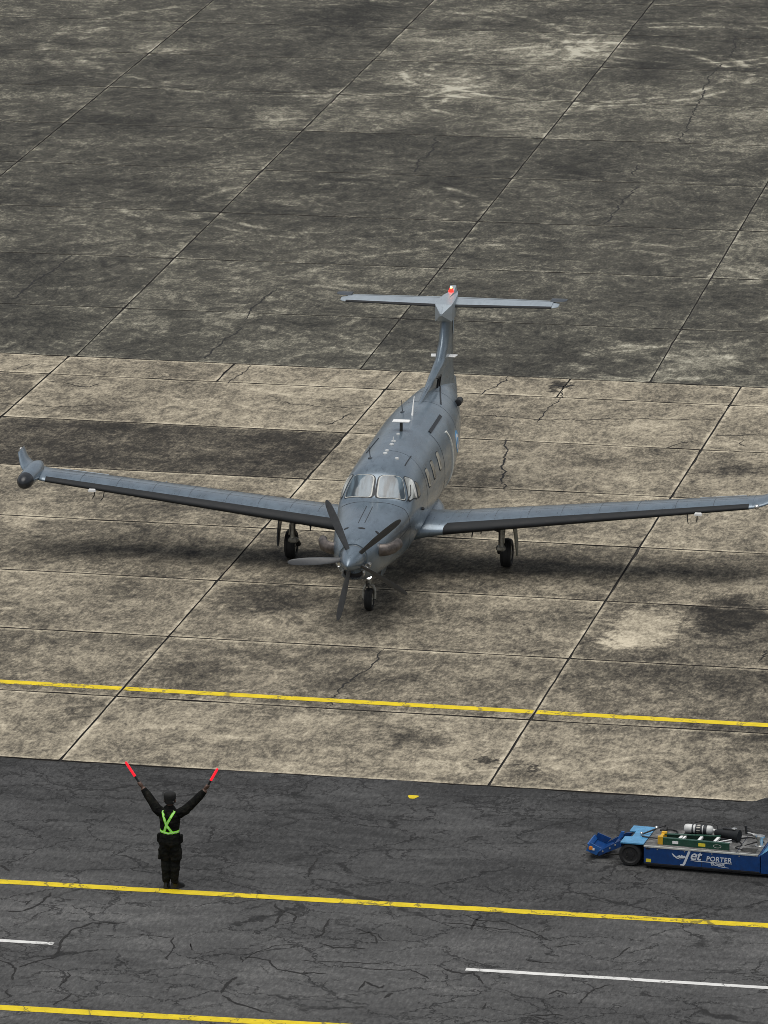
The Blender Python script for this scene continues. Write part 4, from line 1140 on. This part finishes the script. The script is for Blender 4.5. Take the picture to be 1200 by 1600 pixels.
# torso (x across, y depth), hips to shoulders
tb([(0, 0, .86), (0, 0, .98), (0, .0, 1.10), (0, -.005, 1.24), (0, -.005, 1.36), (0, 0, 1.44)], [(.175, .125), (.178, .125), (.172, .115), (.188, .122), (.195, .118), (.15, .095)], 20)
tb([(0, .0, 1.42), (0, .015, 1.50), (0, .03, 1.56)], [(.075, .075), (.062, .065), (.06, .065)])
# jacket skirt
tb([(0, 0, 1.02), (0, 0, .92), (0, 0, .845)], [(.186, .132), (.205, .145), (.212, .152)], 20)
# head
tb([(0, .03, 1.55), (0, .035, 1.60), (0, .03, 1.66), (0, .025, 1.71)], [(.066, .078), (.082, .096), (.088, .104), (.072, .086)], 18)
tb([(0, .125, 1.615), (0, .14, 1.60)], [.014, .016], 8)          # nose
for sd in (-1, 1): tb([(sd * .092, .03, 1.64), (sd * .098, .02, 1.60)], [(.018, .030), (.016, .024)], 8)
# arms: shoulder, elbow, wrist
ARM = {-1: [(-.16, -.005, 1.40), (-.235, -.005, 1.465), (-.33, .02, 1.59), (-.41, .045, 1.69), (-.492, .07, 1.79)],
       1: [(.175, -.005, 1.40), (.285, -.005, 1.465), (.435, .03, 1.615), (.525, .06, 1.71), (.618, .09, 1.815)]}
WANDS = {-1: ((-.550, .085, 1.865), (-.825, .11, 2.262)), 1: ((.655, .115, 1.878), (.842, .17, 2.22))}
for sd in (-1, 1):
    a = ARM[sd]
    tb(a, [(.092, .092), (.090, .090), (.078, .078), (.074, .074), (.055, .055)], 14)
    # wrist and palm
    w0, w1 = (Vector(p_) for p_ in WANDS[sd])
    ax = (w1 - w0).normalized()
    wr = Vector(a[-1])
    palm_c = w0 - ax * .005 + Vector((-sd * .018, -.030, 0))
    tb([wr, (wr + palm_c) / 2, palm_c, palm_c + ax * .035], [.029, .028, (.024, .036), (.022, .034)], 12)
    nb = ax.cross(Vector((0, -1, 0))).normalized()              # across the handle
    bk = nb.cross(ax).normalized()
    if bk.y > 0: bk = -bk                                       # towards the back of the hand
    if nb.x * sd < 0: nb = -nb                                  # outward
    for k, (L_, r_) in enumerate(((.96, .0095), (1.03, .0100), (1.0, .0096), (.86, .0085))):
        base = w0 + ax * (.048 - .022 * k)
        R_ = .030 * L_
        pts = [base + bk * R_ * math.cos(t) + nb * R_ * math.sin(t) for t in (R(-25), R(25), R(75), R(120), R(165), R(205))]
        tb(pts, [r_, r_, r_ * .97, r_ * .93, r_ * .9, r_ * .82], 8)
    base = w0 - ax * .018 - nb * .014 + bk * .018
    tb([base, base - nb * .018 + ax * .028, base - nb * .012 + ax * .055 - bk * .018, base + ax * .07 - bk * .034], [.013, .012, .0105, .009], 8)
# legs
for sd in (-1, 1):
    x = sd * .088
    tb([(x * 1.0, 0, .90), (x * 1.02, .0, .72), (x * 1.0, .012, .56), (x * .98, .015, .50), (x * .92, .0, .36), (x * .88, -.005, .20), (x * .86, -.005, .12)],
       [(.104, .118), (.104, .114), (.098, .102), (.088, .09), (.086, .09), (.076, .080), (.068, .07)], 16)
    # cargo pocket
    b.box((x + sd * .095, 0, .64), (.045, .16, .20), None, .9, .015)
    # bloused hem
    tb([(x * .88, -.005, .22), (x * .87, -.005, .17)], [(.074, .078), (.072, .076)], 14)
raw = b.build('body', 'camouflage_cloth', None)
rm = raw.modifiers.new('remesh', 'REMESH'); rm.mode = 'VOXEL'; rm.voxel_size = .0085
sm = raw.modifiers.new('smooth', 'SMOOTH'); sm.factor = .5; sm.iterations = 3
bpy.context.view_layer.update()
me = bpy.data.meshes.new_from_object(raw.evaluated_get(bpy.context.evaluated_depsgraph_get()))
bpy.data.objects.remove(raw)
me.name = 'body'
me.materials.clear()
for k in ('camouflage_cloth', 'skin'): me.materials.append(MAT[k])
WR = {sd: (Vector(ARM[sd][-1]), (Vector(ARM[sd][-1]) - Vector(ARM[sd][-2])).normalized()) for sd in (-1, 1)}
for f in me.polygons:
    c_ = f.center
    sk = c_.z > 1.545 and abs(c_.x) < .12
    for sd in (-1, 1):
        if (c_ - WR[sd][0]).dot(WR[sd][1]) > -.002 and c_.x * sd > .4: sk = True
    f.material_index = 1 if sk else 0
from mathutils import noise as mnoise
nrm = [v.normal.copy() for v in me.vertices]
for v, n_ in zip(me.vertices, nrm):
    c_ = v.co
    hand = any((c_ - WR[sd][0]).dot(WR[sd][1]) > -.03 and c_.x * sd > .4 for sd in (-1, 1))
    if hand or c_.z > 1.50: continue
    k = mnoise.noise(Vector((c_.x * 9, c_.y * 9, c_.z * 16 + 3))) * .011 + mnoise.noise(Vector((c_.x * 20, c_.y * 20, c_.z * 30))) * .005
    v.co = c_ + n_ * k
me.shade_smooth()
body = bpy.data.objects.new('body', me); COL.objects.link(body); body.parent = person
# cap with neck band and peak, short hair, ear defenders
cap = MB().loft([[(.110 * k * math.cos(t), .022 + .122 * k * math.sin(t), z) for t in [2 * PI * q / 28 for q in range(28)]] for z, k in ((1.655, .97), (1.68, 1.0), (1.72, 1.0), (1.748, .96), (1.764, .80), (1.770, .3))]).build('cap', 'cap_cloth', person, True, 50)
MB().add([(.085 * math.cos(t), .10 + .085 * math.sin(t), 1.672 - .018 * math.sin(t)) for t in [PI * q / 16 for q in range(17)]] + [(.085 * math.cos(t), .10 + .085 * math.sin(t), 1.680 - .018 * math.sin(t)) for t in [PI * q / 16 for q in range(17)]],
         [tuple(range(17)), tuple(range(33, 16, -1))] + [(i, i + 1, 18 + i, 17 + i) for i in range(16)]).build('cap_peak', 'cap_cloth', cap)
MB().loft([[(.097 * math.cos(t) * k, .022 + .112 * math.sin(t) * k, z) for t in [PI + PI * q / 16 - .25 for q in range(18)]] + [(.06 * math.cos(t) * k, .022 + .07 * math.sin(t) * k, z) for t in [2 * PI - PI * q / 16 - .25 for q in range(18)]] for z, k in ((1.575, .86), (1.60, .97), (1.66, 1.0))]).build('hair', 'black_metal', person, True, 60)
MB().lathe([(-.004, .008), (.004, .008)], (.085, -.075, 1.63), 'Y', 8).build('cap_button', 'gear_metal', cap)
# boots
for sd, toe in ((-1, R(6)), (1, R(-38))):
    x = sd * .076
    fwd = Vector((-math.sin(toe), math.cos(toe), 0)); sdv = Vector((math.cos(toe), math.sin(toe), 0))
    def ring(c_, wx, wy, n_=18): return [c_ + sdv * wx * math.cos(t) + fwd * wy * math.sin(t) for t in [2 * PI * q / n_ for q in range(n_)]]
    A = Vector((x, -.005, 0))
    bt = MB().loft([ring(A + Vector((0, 0, .21)), .058, .064), ring(A + Vector((0, 0, .13)) + fwd * .005, .054, .066), ring(A + Vector((0, 0, .095)) + fwd * .03, .052, .10), ring(A + Vector((0, 0, .06)) + fwd * .06, .052, .145), ring(A + Vector((0, 0, .025)) + fwd * .065, .054, .155)]).build('boot', 'boot_leather', person, True, 60)
    MB().loft([ring(A + Vector((0, 0, .026)) + fwd * .065, .058, .160), ring(A + fwd * .065, .058, .158)]).build('boot_sole', 'tyre_rubber', bt)
# reflective harness: crossed straps and waist belt, as bands lying on the jacket
from mathutils.bvhtree import BVHTree
bvh = BVHTree.FromPolygons([v.co for v in me.vertices], [tuple(p_.vertices) for p_ in me.polygons])
def surf(p_, dr):
    h_ = bvh.ray_cast(p_ - dr * .6, dr, .75)
    return h_[0]
def band(name, cps, w_, mat, parent, lift=.006):
    """cps: list of (point guess, inward direction)"""
    C_ = []
    for p_, dr in cps:
        h_ = surf(Vector(p_), Vector(dr).normalized())
        C_.append(((h_ if h_ is not None else Vector(p_)) - Vector(dr).normalized() * lift, Vector(dr).normalized()))
    V = []
    for i, (c_, dr) in enumerate(C_):
        tg = (C_[min(len(C_) - 1, i + 1)][0] - C_[max(0, i - 1)][0]).normalized()
        sdv = tg.cross(dr).normalized() * w_ / 2
        V += [c_ + sdv, c_ - sdv, c_ - sdv + dr * .004, c_ + sdv + dr * .004]
    F = []
    for i in range(len(C_) - 1):
        for k in range(4):
            j = (k + 1) % 4
            F.append((i * 4 + k, i * 4 + j, i * 4 + 4 + j, i * 4 + 4 + k))
    return MB().add(V, F).build(name, mat, parent)
IN = (0, 1, 0)
def lerp(a, b_, n_): return [tuple(a[k] + (b_[k] - a[k]) * i / n_ for k in range(3)) for i in range(n_ + 1)]
def strap(a, m_, b_, nm='harness_strap'):
    pts = lerp(a, m_, 7) + lerp(m_, b_, 5)[1:]
    s_ = band(nm, [(p_, IN) for p_ in pts], .043, 'hi_vis_green', person)
    band('reflective_tape', [(p_, IN) for p_ in pts], .014, 'hi_vis_silver', s_, .008)
strap((-.115, 0, 1.455), (-.035, 0, 1.205), (.075, 0, 1.055))
strap((.105, 0, 1.455), (-.035, 0, 1.205), (-.085, 0, 1.055))
bp_ = []
for q in range(41):
    t = 2 * PI * q / 40
    dr = Vector((-math.sin(t), math.cos(t), 0))
    bp_.append(((0, 0, 1.045 + .030 * abs(math.sin(t))), dr))
bb = band('harness_belt', bp_, .045, 'hi_vis_green', person, .007)
band('reflective_tape', bp_, .014, 'hi_vis_silver', bb, .010)
for sd in (-1, 1):
    MB().box((sd * .205, 0, .93), (.05, .11, .15), None, .92, .015).build('jacket_pocket', 'camouflage_cloth', person)
# lit wands, held in the hands
for sd, lab in ((-1, 'red marshalling wand in the raised left hand, farther from the tug'), (1, 'red marshalling wand in the raised right hand, on the side of the tug')):
    w0, w1 = (Vector(p_) for p_ in WANDS[sd])
    ax = (w1 - w0).normalized(); L_ = (w1 - w0).length
    root = empty('marshalling_wand', Vector((PX0, PY0, .011)) + w0)
    tag(root, lab, 'wand', 'wands held by the marshaller')
    MB().tube([ax * -.07, ax * -.06, ax * (L_ * .34), ax * (L_ * .36)], [.017, .019, .020, .024], 14).build('handle', 'black_metal', root, True)
    MB().tube([ax * (L_ * .36), ax * (L_ * .38), ax * (L_ * .9), ax * (L_ * .985), ax * L_], [.022, .024, .023, .019, .007], 16).build('glowing_tube', 'wand_red', root, True)

# ------------------------------------------------------------------ tug
TZ0 = .007
TR = R(-3.8)
tug = empty('aircraft_tug', (8.495, -19.37, TZ0), TR)
tag(tug, 'low blue aircraft tug with white lettering on its side, standing on the asphalt', 'tug')
def tbox(name, mat, lo, hi, par=None, bev=.008, taper=1.0):
    c_ = tuple((a + b_) / 2 for a, b_ in zip(lo, hi)); s_ = tuple(b_ - a for a, b_ in zip(lo, hi))
    return MB().box(c_, s_, None, taper, bev).build(name, mat, par or tug)
chs = tbox('chassis', 'tug_blue', (0, 0.0, .085), (2.13, 1.07, .41))
tbox('underframe', 'black_metal', (.05, .06, .03), (3.1, 1.01, .083), chs)
# deck plates, two of them, grip coated, with pale worn edges
tbox('deck_plate', 'deck_grip', (-.012, .02, .411), (1.68, 1.05, .424), chs, .003)
tbox('deck_plate', 'deck_grip', (1.69, .02, .411), (2.10, 1.05, .424), chs, .003)
tbox('deck_edge_trim', 'seal_light', (0.0, -.006, .400), (2.09, .019, .428), chs, .003)
# front wheel guard plate with the notch for the cradle
poly = [(-.44, .03), (-.014, .03), (-.014, 1.045), (-.43, 1.045), (-.43, .72), (-.305, .715), (-.31, .405), (-.44, .385)]
pl = MB().prism(poly, .425, .447).build('guard_plate', 'tug_light_blue', tug)
MB().prism([(-.44, .03), (-.425, .03), (-.425, .38), (-.44, .385)], .36, .424).build('guard_skirt', 'tug_blue', pl)
tbox('wheel_bay', 'black_metal', (-.36, .26, .10), (-.006, 1.0, .422), tug)
for v0, v1 in ((.035, .235), (.84, 1.04)):
    wc = (-.265, (v0 + v1) / 2, .215)
    h_ = (v1 - v0) / 2; r_ = .212
    wh = MB().lathe([(-h_ * .8, r_ * .6), (-h_, r_ * .72), (-h_ * .95, r_ * .92), (-h_ * .6, r_), (h_ * .6, r_), (h_ * .95, r_ * .92), (h_, r_ * .72), (h_ * .8, r_ * .6)], wc, 'Y', 32).build('front_wheel', 'tyre_rubber', tug, True, 30)
    MB().lathe([(-h_ * .86, r_ * .15), (-h_ * .82, r_ * .3), (-h_ * .74, r_ * .58), (h_ * .74, r_ * .58), (h_ * .86, r_ * .15)], wc, 'Y', 24).build('hub', 'black_metal', wh, True, 30)
    for q in range(5):
        a = 2 * PI * q / 5
        MB().lathe([(-.012, .014), (.012, .014)], (wc[0] + .07 * math.cos(a), wc[1] - h_ * .84, wc[2] + .07 * math.sin(a)), 'Y', 8).build('wheel_nut', 'gear_dark', wh)
# rear body, higher, mostly out of the frame, with a rear wheel
rb = MB().prism([(2.145, .085), (3.35, .085), (3.35, .62), (2.42, .62), (2.145, .41)], 0, 1.07, lambda p_: (p_[0], p_[2], p_[1])).build('rear_body', 'tug_blue', tug)
MB().add([(2.14, .0, .418), (2.415, .0, .628), (2.415, 1.07, .628), (2.14, 1.07, .418)], [(0, 1, 2, 3)]).build('rear_slope_plate', 'tug_light_blue', rb)
tbox('rear_deck', 'tug_light_blue', (2.42, 0.0, .622), (3.35, 1.07, .634), rb, .003)
for v0, v1 in ((-.03, .17), (.90, 1.10)):
    wc = (2.85, (v0 + v1) / 2, .21)
    wh = MB().lathe([(-.08, .13), (-.1, .15), (-.095, .19), (-.06, .21), (.06, .21), (.095, .19), (.1, .15), (.08, .13)], wc, 'Y', 28).build('rear_wheel', 'tyre_rubber', tug, True, 30)
    MB().lathe([(-.09, .04), (-.075, .12), (.075, .12), (.09, .04)], wc, 'Y', 20).build('hub', 'gear_dark', wh, True)
# nose-wheel cradle in front: two arms, scoop and lamp
cradle = None
for v in (.33, .80):
    crd = MB().prism([(-.28, .40), (-.50, .385), (-.70, .27), (-.98, .085), (-.90, .06), (-.62, .20), (-.42, .30), (-.28, .33)], v - .018, v + .018, lambda p_: (p_[0], p_[2], p_[1])).build('cradle_arm', 'tug_blue', tug)
    cradle = cradle or crd
MB().prism([(-.96, .07), (-1.12, .16), (-1.10, .20), (-.90, .13), (-.72, .20), (-.70, .16)], .31, .84, lambda p_: (p_[0], p_[2], p_[1])).build('scoop', 'tug_blue', cradle)
MB().prism([(-1.135, .15), (-1.05, .30), (-.86, .215), (-.94, .075)], .285, .305, lambda p_: (p_[0], p_[2], p_[1])).build('scoop_cheek', 'tug_mid_blue', cradle)
MB().prism([(-1.13, .16), (-1.05, .32), (-.80, .23), (-.92, .09)], .845, .865, lambda p_: (p_[0], p_[2], p_[1])).build('scoop_cheek', 'tug_blue', cradle)
MB().box((-1.085, .57, .24), (.03, .54, .09), Matrix.Rotation(R(-25), 3, 'Y'), 1, .006).build('scoop_rim', 'tug_mid_blue', cradle)
MB().prism([(-.66, .24), (-.52, .36), (-.50, .46), (-.56, .46)], .60, .63, lambda p_: (p_[0], p_[2], p_[1])).build('gate_plate', 'tug_mid_blue', cradle)
MB().box((-.58, .57, .325), (.08, .44, .025), Matrix.Rotation(R(-35), 3, 'Y'), 1, .005).build('cross_bar', 'tug_blue', cradle)
for q in ((-.70, .31, .22), (-.83, .31, .15), (-.60, .31, .29)):
    MB().lathe([(-.012, .014), (.0, .016), (.012, .012)], q, 'Y', 8).build('bolt', 'gear_metal', cradle)
lp = MB().lathe([(-.015, .02), (-.012, .036), (.02, .038)], (-1.045, .278, .205), 'Y', 14).build('marker_lamp', 'lamp_orange', cradle, True)
MB().box((-1.0, .276, .185), (.05, .012, .035)).build('reflector', 'white_plastic', cradle)
MB().tube([(-.78, .36, .07), (-.78, .80, .07)], .03, 10).build('roller', 'black_metal', cradle)
MB().tube([(-.30, .36, .14), (-.80, .36, .08)], .018, 8).build('hydraulic_ram', 'gear_dark', cradle)
# hold-down lever across the plate
lv = MB().tube([(-.15, .49, .475), (.064, .745, .52)], .016, 8).build('lever', 'black_metal', tug)
MB().tube([(.064, .745, .52), (.20, .90, .55)], .012, 8).build('lever_handle', 'black_metal', lv)
MB().box((.20, .86, .47), (.06, .12, .09), Matrix.Rotation(R(20), 3, 'X'), 1, .01).build('lever_grip', 'black_metal', lv)
for q, s_ in (((-.155, .485, .49), .03), ((.062, .745, .535), .034)):
    MB().lathe([(-s_, s_ * .4), (-s_ * .5, s_), (s_ * .5, s_), (s_, s_ * .4)], q, 'Z', 12).build('lever_knob', 'steel', lv, True)
MB().tube([(-.13, .42, .46), (.27, .33, .47)], .012, 8).build('lever_rod', 'black_metal', lv)
# side markings
tbox('data_plate', 'black_metal', (.035, -.006, .365), (.12, .001, .39), chs, .002)
tbox('warning_label', 'label_yellow', (.04, -.006, .125), (.135, .001, .185), chs, .002)
def sidetext(body, size, x, z, shear=0.0, sp=1.0, off_=0.0, nm='lettering'):
    Mx = Matrix.Translation((x, -.003, z)) @ Matrix.Rotation(R(90), 4, 'X')
    return lettering(nm, body, size, Mx, 'lettering_white', chs, shear, .002, sp, off_)
sidetext('J', .31, .715, .170, .38, 1.0, .007)
sidetext('et', .255, .842, .236, .28, .96, .0035)
sidetext('PORTER', .122, 1.145, .238, .10, 1.06, .002)
sidetext('TRONAIR', .060, 1.225, .160, .12, 1.0, .0015)
def sideflat(poly, nm='emblem'):
    MB().add([(x, -.006, z) for x, z in poly], [tuple(range(len(poly)))]).build(nm, 'lettering_white', chs)
sideflat([(.515, .325), (.535, .325), (.56, .30), (.62, .255), (.68, .225), (.61, .235), (.545, .275)], 'emblem')
sideflat([(.60, .275), (.66, .305), (.675, .29), (.70, .315), (.72, .295), (.76, .30), (.775, .27), (.74, .25), (.68, .245)], 'emblem')
sideflat([(.85, .224), (1.62, .224), (1.62, .212), (.95, .210)], 'emblem_underline')
sideflat([(1.36, .160), (1.44, .148), (1.56, .140), (1.56, .133), (1.44, .138), (1.37, .150)], 'emblem_swoosh')
# control post with T-handle near the rear of the deck
cp = MB().lathe([(0, .09), (.02, .09), (.03, .06), (.15, .055), (.17, .085), (.20, .085), (.21, .05)], (2.02, .50, .425), 'Z', 18).build('control_post', 'steel', tug, True, 40)
MB().lathe([(.10, .03), (.13, .05), (.16, .05)], (1.94, .46, .49), 'Z', 14).build('control_knob', 'steel', cp, True)
MB().tube([(1.96, .50, .64), (1.78, .50, .665)], .012, 8).build('handle_rod', 'steel', cp)
MB().tube([(1.775, .50, .64), (1.755, .50, .79)], .024, 10).build('handle_grip', 'black_metal', cp, True)
MB().tube([(1.98, .42, .53), (1.76, .40, .45)], [.016, .008], 8).build('pointer_lever', 'black_metal', cp)
# --- things lying on the deck
def tugworld(x, y, z):
    c_, s_ = math.cos(TR), math.sin(TR)
    return (8.495 + x * c_ - y * s_, -19.37 + x * s_ + y * c_, z + TZ0)
def on_deck(name, x, y, label, cat, rz=0.0):
    o = empty(name, tugworld(x, y, .4255), TR + rz)
    return tag(o, label, cat)
ld = on_deck('step_ladder', .27, .15, 'green folding step ladder with yellow feet lying along the tug deck', 'ladder', R(-1.5))
def lbox(name, mat, lo, hi, par): 
    c_ = tuple((a + b_) / 2 for a, b_ in zip(lo, hi)); s_ = tuple(b_ - a for a, b_ in zip(lo, hi))
    return MB().box(c_, s_, None, 1, .004).build(name, mat, par)
r1 = lbox('side_rail', 'ladder_green', (0, 0, .0), (1.27, .028, .125), ld)
lbox('rail_flange', 'ladder_green', (0, .028, .113), (1.27, .075, .125), r1)
r2 = MB().prism([(0, .29), (1.0, .45), (1.0, .478), (0, .318)], 0.0, .115).build('side_rail', 'ladder_green', ld)
MB().prism([(0, .25), (1.0, .41), (1.0, .449), (0, .289)], .103, .115).build('rail_flange', 'ladder_green', r2)
for (x, xe, w_) in ((.29, .30, .05), (.36, .37, .035), (.645, .65, .05), (.93, .95, .05)):
    y1 = .29 + .16 * x
    MB().add([(x, .029, .06), (x + w_, .029, .06), (xe + w_, y1, .06), (xe, y1, .06), (x, .029, .10), (x + w_, .029, .10), (xe + w_, y1, .10), (xe, y1, .10)],
             [(0, 1, 2, 3), (4, 5, 6, 7), (0, 1, 5, 4), (1, 2, 6, 5), (2, 3, 7, 6), (3, 0, 4, 7)]).build('rung', 'white_plastic', ld)
MB().tube([(.95, .12, .08), (1.22, .36, .09)], .010, 6).build('spreader_bar', 'white_plastic', ld)
MB().tube([(.98, .08, .08), (1.26, .22, .09)], .010, 6).build('spreader_bar', 'white_plastic', ld)
for y0, y1 in ((-.012, .05), (.26, .33)): lbox('foot_cap', 'safety_yellow', (-.05, y0, .0), (.045, y1, .15), ld)
MB().box((-.01, .16, .085), (.06, .20, .09), None, 1, .01).build('end_cap', 'safety_yellow', ld)
lbox('maker_label', 'white_plastic', (.22, -.005, .035), (.33, .0, .085), r1)
lbox('warning_label', 'label_yellow', (.70, -.005, .03), (.83, .0, .088), r1)
out = [(1.05 + .075 * math.cos(t), -.004, .06 + .034 * math.sin(t)) for t in [2 * PI * k / 24 for k in range(24)]]
inn = [(1.05 + .066 * math.cos(t), -.004, .06 + .026 * math.sin(t)) for t in [2 * PI * k / 24 for k in range(24)]]
MB().add(out + inn, [(i, (i + 1) % 24, 24 + (i + 1) % 24, 24 + i) for i in range(24)]).build('oval_emblem', 'seal_light', r1)
# white gas bottle in a strap cradle
gb = on_deck('gas_bottle', .85, .74, 'white gas bottle with black straps lying on the tug behind the ladder', 'bottle')
MB().lathe([(-.275, .02), (-.27, .055), (-.25, .076), (-.21, .082), (.20, .082), (.235, .074), (.255, .05), (.26, .03), (.30, .026)], (0, 0, .150), 'X', 28).build('cylinder', 'bottle_white', gb, True, 40)
MB().box((-.02, 0, .035), (.50, .17, .07), None, 1, .01).build('cradle', 'black_metal', gb)
for x0, x1 in ((-.125, -.10), (-.06, .065), (.085, .15)):
    MB().lathe([(x0, .084), (x0, .086), (x1, .086), (x1, .084)], (0, 0, .150), 'X', 28).build('strap', 'seam_dark', gb, True, 30)
MB().lathe([(-.02, .088), (.0, .089), (.05, .088)], (-.02, 0, .150), 'X', 10).build('buckle', 'gear_metal', gb)
vl = MB().lathe([(.30, .022), (.31, .034), (.345, .034), (.36, .018)], (0, 0, .150), 'X', 14).build('valve', 'steel', gb, True)
MB().tube([(.34, 0, .17), (.33, .02, .24), (.22, .04, .285), (.02, .05, .29), (-.10, .05, .25)], .012, 8).build('hose', 'black_metal', gb, True)
# black bag / canister behind the ladder's end
bc = on_deck('black_canister', 1.38, .70, 'black canister with chrome cap lying beside the gas bottle valve', 'canister', R(-12))
MB().lathe([(-.24, .03), (-.235, .062), (-.20, .078), (.02, .085), (.16, .092), (.20, .11), (.235, .11), (.24, .06)], (0, 0, .112), 'X', 24).build('body', 'boot_rubber', bc, True, 40)
MB().lathe([(-.01, .02), (.0, .045), (.02, .05), (.035, .02)], (.12, .03, .21), 'Z', 14).build('cap', 'steel', bc, True)
MB().box((.0, .02, .205), (.20, .06, .03), None, 1, .01).build('carry_handle', 'black_metal', bc)

# loose hoses and a strap left on the deck (parts of the tug's own fittings)
def floor_hose(pts, r_, nm='deck_hose'):
    P_ = []
    for i in range(len(pts) - 1):
        p0 = Vector(pts[max(0, i - 1)]); p1 = Vector(pts[i]); p2 = Vector(pts[i + 1]); p3 = Vector(pts[min(len(pts) - 1, i + 2)])
        for k in range(6):
            s_ = k / 6
            P_.append(.5 * ((2 * p1) + (p2 - p0) * s_ + (2 * p0 - 5 * p1 + 4 * p2 - p3) * s_ ** 2 + (3 * p1 - p0 - 3 * p2 + p3) * s_ ** 3))
    P_.append(Vector(pts[-1]))
    return MB().tube(P_, r_, 8).build(nm, 'hose_black', tug, True)
floor_hose([(.08, .93, .44), (.28, .98, .445), (.42, .90, .44), (.40, .70, .44), (.55, .60, .44), (.95, .58, .44), (1.35, .52, .44)], .013)
floor_hose([(1.60, .82, .44), (1.75, .92, .44), (1.95, .85, .44), (2.05, .70, .44)], .012)
floor_hose([(1.62, .62, .44), (1.70, .45, .44), (1.62, .28, .44), (1.78, .18, .44)], .009)
tbox('tool_tray', 'black_metal', (.50, .44, .425), (1.30, .64, .445), chs, .004)
tbox('deck_hatch', 'gear_dark', (1.74, .12, .4245), (2.02, .34, .432), chs, .003)
for x_ in (.25, .75, 1.25, 1.75):
    MB().lathe([(-.004, .012), (.004, .010)], (x_, -.002, .375), 'Y', 8).build('panel_bolt', 'gear_metal', chs)
tbox('side_seam', 'black_metal', (1.06, -.0035, .09), (1.066, .001, .398), chs, 0)
tbox('rub_strip', 'black_metal', (.01, -.008, .09), (2.12, .001, .112), chs, .002)
